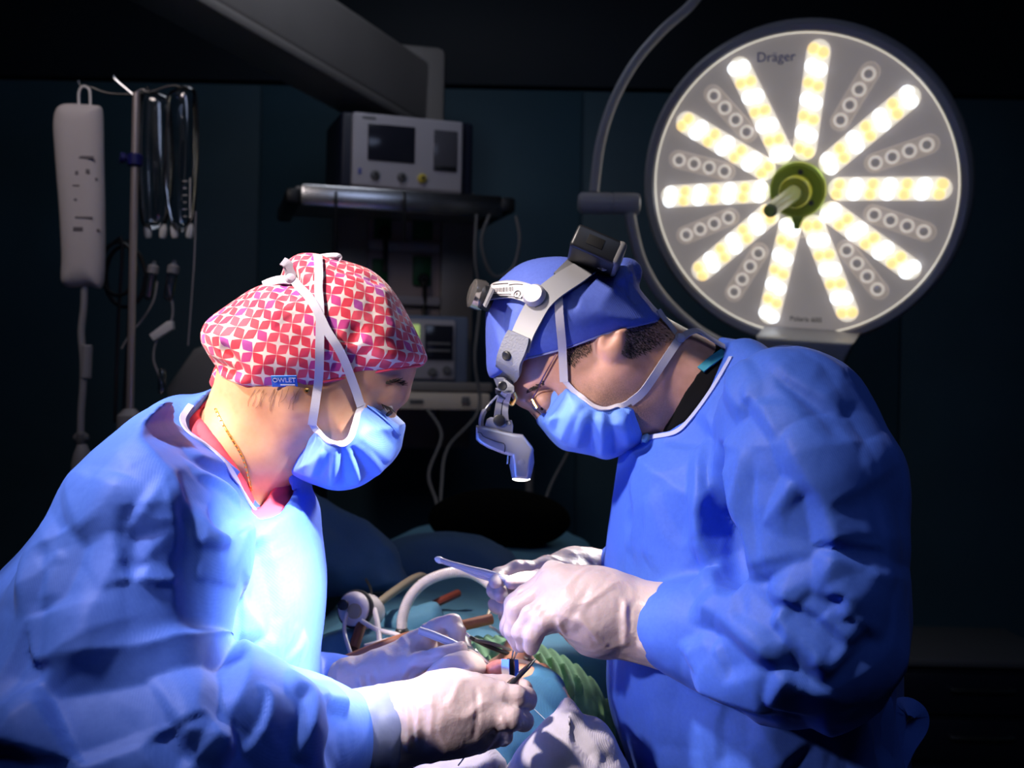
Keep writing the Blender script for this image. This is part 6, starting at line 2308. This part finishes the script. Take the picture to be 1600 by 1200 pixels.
V, Q = sdf_mesh(f_foam, axis((at(530, 0, 1.42).x, at(985, 0, 1.42).x, 0.0026)), axis((1.32, 1.52, 0.0026)), axis((0.885, at(800, 985, 1.42).z, 0.0026)), smooth=1)
o = mk('foam_cushion', V, Q, M_foam)
tag(o, 'green egg-crate foam head cushion behind the wound', 'cushion')

# cloths round the patient's head
wrapc = Poly2([(800, 1088), (815, 1077), (845, 1073), (872, 1086), (890, 1110), (905, 1200), (905, 1320), (690, 1320), (690, 1240), (740, 1200), (775, 1150), (800, 1120)], 1.19, False)


def f_wrap(P):
    d = ell(P, hc_ + Vector((0.006, -0.004, -0.004)), (0.088, 0.104, 0.101))
    return smax(smax(d, extr(P, wrapc), 0.002), hc_.z - 0.085 - P[:, 2], 0)


V, Q = sdf_mesh(f_wrap, axis((hc_.x - 0.11, hc_.x + 0.11, 0.003)), axis((hc_.y - 0.12, hc_.y + 0.12, 0.003)), axis((hc_.z - 0.1, hc_.z + 0.115, 0.003)), smooth=1)
V = crumple(V, vnormals(V, Q), 0.0025, 0.05, 14)
o = mk('head_wrap', V, Q, M_blue2)
T_wrap = bvh_of(V, Q)
tag(o, 'blue cloth wrapped over the patient\'s forehead beside the gloved fingers', 'drape')
P, Nn = hits([T_wrap], [(834, 1108), (855, 1128), (876, 1148)], 0.0008, 5)
if len(P) > 2:
    tag(MB().tube(P, 0.0004, 5).build('suture_thread', M_white), 'fine white thread lying across the blue head wrap', 'thread')
cloth_poly('towel', 'white towel bunched at the bottom right, over the blue head wrap', 'towel',
           [(786, 1215), (800, 1180), (835, 1150), (868, 1122), (884, 1098), (896, 1104), (908, 1122), (935, 1130), (955, 1150), (968, 1172), (985, 1215), (985, 1330), (786, 1330)], 1.165, 0.055, 0.045, M_towel, 0.005, 0.075, 6, 0.003,
           [([(878, 1110), (905, 1150), (935, 1195)], -0.008, 0.012), ([(890, 1108), (920, 1140), (960, 1190)], 0.006, 0.014), ([(870, 1120), (830, 1160), (805, 1195)], 0.004, 0.02), ([(912, 1128), (940, 1165), (955, 1200)], -0.006, 0.012)])
cloth_poly('towel', 'white towel spread under the assistant\'s near glove at the bottom edge', 'towel',
           [(560, 1225), (600, 1195), (650, 1178), (700, 1168), (745, 1160), (778, 1166), (798, 1195), (800, 1330), (560, 1330)], 1.19, 0.06, 0.04, M_towel, 0.004, 0.05, 16, 0.003,
           [([(765, 1165), (755, 1185), (780, 1200)], 0.005, 0.012), ([(640, 1190), (690, 1180), (730, 1190)], -0.004, 0.012)])
gz = 'gauze swabs round the wound'
cloth_poly('gauze_swab', 'large folded gauze swab under the assistant\'s far thumb', 'gauze',
           [(652, 1075), (662, 1055), (680, 1035), (700, 1024), (725, 1020), (748, 1030), (757, 1044), (745, 1058), (700, 1066), (672, 1078)], 1.235, 0.022, 0.018, M_gauze, 0.003, 0.03, 4, 0.0022,
           [([(668, 1060), (700, 1045), (740, 1040)], -0.005, 0.008), ([(690, 1030), (720, 1032), (745, 1048)], 0.003, 0.007), ([(700, 1062), (725, 1052), (735, 1044)], 0.004, 0.006)], gz)
cloth_poly('gauze_swab', 'crumpled gauze swab nearest the assistant\'s near glove', 'gauze',
           [(664, 1078), (676, 1062), (706, 1050), (730, 1048), (742, 1056), (755, 1060), (758, 1070), (720, 1082), (680, 1086)], 1.205, 0.018, 0.014, M_gauze, 0.003, 0.028, 15, 0.0022,
           [([(680, 1065), (710, 1060), (735, 1064)], -0.005, 0.007), ([(700, 1054), (722, 1062), (745, 1066)], 0.003, 0.006)], gz)
cloth_poly('gauze_swab', 'flat gauze swab laid over the patient\'s face around the speculum', 'gauze',
           [(735, 1058), (752, 1042), (785, 1034), (805, 1030), (835, 1038), (858, 1052), (880, 1072), (890, 1088), (872, 1080), (840, 1062), (800, 1052), (765, 1056), (748, 1066)], 1.290, 0.020, 0.010, M_gauze, 0.0015, 0.03, 17, 0.0022, (), gz)
# raised lip of tissue at the wound
ws_ = at(776, 1036, 1.235)
V, Q = sdf_mesh(lambda P: smin(chain(P, px_chain([(758, 1050, 1.235, 0.005), (774, 1041, 1.235, 0.0065), (790, 1034, 1.235, 0.005)]), 0.006), chain(P, px_chain([(768, 1048, 1.228, 0.005), (785, 1040, 1.228, 0.006)]), 0.004), 0.006) + 0.001 * waves(P, 300, 3), axis((ws_.x - 0.035, ws_.x + 0.03, 0.0016)), axis((1.21, 1.26, 0.0016)), axis((ws_.z - 0.03, ws_.z + 0.022, 0.0016)))
o = mk('wound_edge', V, Q, mat('moist_tissue', (0.58, 0.22, 0.20), 0.3, var=0.3, vscale=120, sss=0.3, sssr=(0.008, 0.003, 0.002)), pat)

# ================================================================== TUBES AND INSTRUMENTS
P = cr(atl([(628, 992, 1.50), (629, 965, 1.51), (640, 935, 1.52), (662, 911, 1.53), (694, 897, 1.54), (728, 894, 1.54), (756, 906, 1.53), (780, 930, 1.50), (790, 970, 1.46)]), 24)
rs = [0.0068 + (0.0007 if i % 2 else -0.0003) for i in range(len(P))]
hs = thing('breathing_hose', 'ivory ribbed hose arching over the drape toward the surgeon\'s gloves', 'hose', P[0])
MB().tube(P, rs, 14).build('hose', M_hose, hs)
MB().lathe([(0.006, -0.012), (0.009, -0.010), (0.009, 0.006), (0.0075, 0.008)], P[0], (0, 0, 1), 16).build('connector', M_dark, hs)
tag(MB().tube(cr(atl([(470, 1066, 1.40), (510, 1046, 1.40), (560, 1024, 1.41), (615, 1003, 1.41), (660, 990, 1.42), (715, 979, 1.43), (768, 967, 1.45)]), 8), 0.0068, 12).build('rubber_tube', M_brown), 'long brown rubber tube running behind the assistant\'s far hand', 'tube')
tag(MB().tube(cr(atl([(678, 944, 1.68), (698, 935, 1.69), (716, 927, 1.71)]), 6), 0.006, 10).build('rubber_tube', mat('dark_red_rubber', (0.24, 0.05, 0.03), 0.5)), 'short dark red rubber tube end on the drape under the white hose', 'tube')
tag(MB().tube(cr(atl([(552, 1015, 1.46), (560, 990, 1.48), (568, 968, 1.50)]), 6), 0.007, 10).build('rubber_tube', mat('dark_brown_rubber', (0.16, 0.06, 0.04), 0.5)), 'dark brown rubber tube below the white connector', 'tube')
cn = thing('circuit_connector', 'white round connector with tubes lying on the teal drape at left', 'connector', at(572, 957, 1.52))
kx = Vector((-0.35, -0.85, 0.25))
cc_ = at(572, 955, 1.53)
MB().lathe([(0.014, 0.04), (0.022, 0.036), (0.023, 0.030), (0.023, -0.004), (0.020, -0.008), (0.018, -0.02)], cc_, kx, 28).build('housing', M_hose, cn)
q = MB()
MB().lathe([(0.010, 0), (0.010, 0.006), (0.006, 0.007)], cc_ + kx.normalized() * 0.040 + Vector((0.006, 0, -0.004)), kx, 20).build('port', M_olive, cn)
MB().lathe([(0.007, 0), (0.007, 0.004), (0.004, 0.005)], cc_ + kx.normalized() * 0.040 + Vector((-0.010, 0, 0.004)), kx, 20).build('port', M_dark, cn)
MB().lathe([(0.0235, 0.024), (0.0255, 0.026), (0.0255, 0.031), (0.0235, 0.033)], cc_, kx, 28).build('ring', M_dark, cn)
MB().tube(cr(atl([(585, 948, 1.56), (615, 925, 1.60), (645, 905, 1.64), (660, 901, 1.66), (668, 908, 1.68)]), 8), 0.006, 12).build('side_hose', M_olive, cn)
tb_ = 'thin clear tubes around the connector'
for i, (pts, r, m_) in enumerate((([(552, 948, 1.50), (541, 962, 1.49), (538, 985, 1.47), (545, 1012, 1.45), (552, 1030, 1.44)], 0.0026, M_hose), ([(585, 952, 1.50), (590, 975, 1.48), (593, 1005, 1.45), (590, 1025, 1.43)], 0.0036, M_hose),
                                 ([(565, 970, 1.48), (590, 984, 1.47), (625, 994, 1.46), (600, 1002, 1.45), (570, 1010, 1.44)], 0.0032, M_hose), ([(560, 975, 1.50), (580, 930, 1.56), (572, 905, 1.62)], 0.002, M_dark),
                                 ([(765, 978, 1.47), (785, 992, 1.45), (806, 1010, 1.43)], 0.0018, M_hose), ([(760, 968, 1.50), (768, 945, 1.55), (772, 930, 1.6)], 0.002, M_olive))):
    tag(MB().tube(cr(atl(pts), 8), r, 8).build('thin_tube', m_), ['thin pale tube looping down left of the white connector', 'pale tube hanging down right of the white connector', 'pale tube bending along the drape below the connector',
        'thin black cord standing up behind the white connector', 'thin white line running down onto the green foam', 'thin olive line behind the brown tube end'][i], 'tube', tb_)


def needle_thing(name, label, cat):
    return thing(name, label, cat, (0, 1.25, 1.1))


def shaft(mb, pts, rs, n=10):
    return mb.tube(cr(atl(pts), 5), list(np.interp(np.linspace(0, 1, (len(pts) - 1) * 5 + 1), np.linspace(0, 1, len(rs)), rs)), n)


fo = thing('forceps', 'steel forceps with a rounded end pointing left, in the surgeon\'s far hand', 'forceps', at(750, 893, 1.285))
shaft(MB(), [(686, 874, 1.30), (712, 882, 1.297), (745, 892, 1.293), (775, 900, 1.287), (815, 911, 1.272)], [0.0028, 0.0024, 0.0034, 0.0046, 0.0042, 0.0030]).build('blade', M_lgrey, fo)
shaft(MB(), [(690, 878, 1.303), (720, 888, 1.300), (745, 898, 1.296), (775, 906, 1.290), (812, 915, 1.276)], [0.0018, 0.0020, 0.0030, 0.0036, 0.0030]).build('blade', M_lgrey, fo)
MB().lathe([(0.0008, -0.006), (0.003, -0.004), (0.0042, 0), (0.003, 0.004), (0.0008, 0.006)], at(687, 875, 1.301), (1, 0, -0.3), 14).build('tip', M_white, fo)

tw_ = thing('tweezers', 'fine steel tweezers pointing down into the wound from the surgeon\'s near glove', 'forceps', at(804, 1015, 1.2))
shaft(MB(), [(808, 985, 1.178), (805, 1004, 1.190), (801, 1020, 1.205), (799, 1034, 1.222)], [0.0022, 0.0017, 0.0012, 0.0006]).build('prong', M_bright, tw_)
shaft(MB(), [(815, 985, 1.172), (812, 1006, 1.188), (806, 1022, 1.205), (800, 1036, 1.224)], [0.0022, 0.0017, 0.0012, 0.0006]).build('prong', M_bright, tw_)

su = thing('suction_handle', 'pale blunt instrument with a fine bent tip in the assistant\'s far hand', 'instrument', at(700, 1003, 1.255))
shaft(MB(), [(655, 985, 1.262), (675, 992, 1.260), (700, 1002, 1.256), (722, 1011, 1.252)], [0.0042, 0.0046, 0.0044, 0.0030]).build('handle', M_lgrey, su)
shaft(MB(), [(716, 1008, 1.253), (738, 1016, 1.250), (752, 1026, 1.248), (766, 1038, 1.246)], [0.0032, 0.0028, 0.0020, 0.0012]).build('shaft', M_bright, su)
shaft(MB(), [(716, 1012, 1.253), (736, 1023, 1.250), (750, 1031, 1.248), (764, 1040, 1.246)], [0.0018, 0.0016, 0.0014, 0.0010]).build('side_wire', M_bright, su)

sp2 = thing('speculum', 'flat steel speculum blade standing upright in the wound', 'instrument', at(800, 1050, 1.225))
for k, (pts, m_) in enumerate((([(790, 1030, 1.215), (790, 1045, 1.213), (791, 1060, 1.211), (793, 1072, 1.207)], M_bright), ([(806, 1031, 1.222), (807, 1045, 1.22), (806, 1058, 1.217), (803, 1070, 1.212)], M_bright))):
    P = cr(atl(pts), 5)
    MB().ribbon(P, [Vector((0.9 if k else -0.55, -0.65, 0.1))] * len(P), 0.0105 if k == 0 else 0.007, 0.0007).build('blade', m_, sp2, auto=40)
MB().tube(cr(atl([(791, 1070, 1.208), (796, 1076, 1.205), (802, 1070, 1.211)]), 5), 0.0012, 8).build('spring_bow', M_bright, sp2)
MB().prism([(-0.005, -0.014), (0.005, -0.014), (0.006, 0.012), (-0.005, 0.013)], -0.0008, 0.0008, None, at(799, 1048, 1.224)).build('inner_blade', M_dark, sp2)

sc = thing('scissors', 'slim black-tipped scissors held by the assistant\'s near glove', 'scissors', at(815, 1050, 1.17))
shaft(MB(), [(796, 1072, 1.135), (812, 1056, 1.155), (826, 1042, 1.175), (836, 1030, 1.19)], [0.0022, 0.0022, 0.0020, 0.0010]).build('blade', M_dark, sc)
shaft(MB(), [(800, 1076, 1.137), (808, 1060, 1.155), (815, 1048, 1.17), (833, 1034, 1.19)], [0.0022, 0.0020, 0.0016, 0.0010]).build('blade', M_bright, sc)
shaft(MB(), [(784, 1080, 1.128), (792, 1072, 1.137), (803, 1061, 1.150)], [0.0028, 0.0030, 0.0022]).build('gold_shank', mat('gilt_steel', (0.80, 0.66, 0.35), 0.25, 1.0), sc)

nh = thing('needle_holder', 'dark needle holder lying across the green foam behind the wound', 'forceps', at(780, 1015, 1.32))
shaft(MB(), [(735, 996, 1.335), (760, 1008, 1.325), (790, 1020, 1.315), (832, 1031, 1.30)], [0.0024, 0.0030, 0.0022, 0.0010]).build('jaw', M_dark, nh)
shaft(MB(), [(742, 1000, 1.325), (770, 1006, 1.322), (798, 1016, 1.315), (825, 1030, 1.30)], [0.0018, 0.0022, 0.0018, 0.0010]).build('jaw', M_cable, nh)
MB().tube(cr(atl([(735, 996, 1.335), (725, 988, 1.34), (715, 992, 1.34), (722, 1000, 1.338), (738, 1000, 1.334)]), 5), 0.0018, 8).build('finger_ring', M_steel, nh)
sc2 = thing('towel_clip', 'steel towel clip with a round finger ring beside the assistant\'s far cuff', 'clip', at(555, 1043, 1.36))
MB().tube([at(555 + 10 * math.cos(t * PI / 9), 1042 + 9 * math.sin(t * PI / 9), 1.36) for t in range(19)], 0.0024, 10).build('finger_ring', M_bright, sc2)
shaft(MB(), [(546, 1042, 1.36), (532, 1048, 1.365), (515, 1058, 1.37)], [0.0022, 0.002, 0.0014]).build('shank', M_steel, sc2)
for i, (a, b_) in enumerate((((703, 1171, 1.125), (694, 1186, 1.13)), ((731, 1170, 1.125), (716, 1196, 1.13)))):
    tag(MB().tube(cr(atl([a, ((a[0] + b_[0]) / 2 + 2, (a[1] + b_[1]) / 2, 1.126), b_]), 4), 0.0007, 6).build('suture_needle', M_cable), 'thin dark needle hanging on the towel below the glove, ' + ('left' if i == 0 else 'right') + ' one', 'needle', 'needles on the lower towel')

# dark cart at the right
YC = 3.2
ct = thing('instrument_cart', 'dark cart with drawers in the lower right shadow behind the surgeon', 'cart', (at(1510, 1100, YC).x, YC, 0))
cx = at(1530, 1060, YC).x
zt = at(1500, 1040, YC).z
MB().box((cx, YC + 0.2, (zt + 0.12) / 2), (0.46, 0.4, zt - 0.12), None, 0.01).build('cabinet', M_navy, ct)
MB().box((cx, YC + 0.2, zt + 0.01), (0.50, 0.44, 0.025), None, 0.008).build('worktop', M_cable, ct)
for k in range(3):
    d_ = MB().box((cx, YC - 0.006, zt - 0.075 - 0.13 * k), (0.43, 0.02, 0.115), None, 0.006).build('drawer', M_navy, ct)
    MB().tube(cr([(cx - 0.08, YC - 0.016, zt - 0.06 - 0.13 * k), (cx - 0.075, YC - 0.035, zt - 0.06 - 0.13 * k), (cx + 0.075, YC - 0.035, zt - 0.06 - 0.13 * k), (cx + 0.08, YC - 0.016, zt - 0.06 - 0.13 * k)], 4), 0.005, 8).build('handle', M_steel, d_)
for sx_ in (-0.19, 0.19):
    for sy_ in (0.04, 0.36):
        MB().lathe([(0.02, -0.012), (0.05, -0.012), (0.05, 0.012), (0.02, 0.012)], (cx + sx_, YC + sy_, 0.052), (1, 0, 0), 18).build('caster', M_dark, ct)
        MB().box((cx + sx_, YC + sy_, 0.1), (0.03, 0.03, 0.06)).build('caster_fork', M_dark, ct)
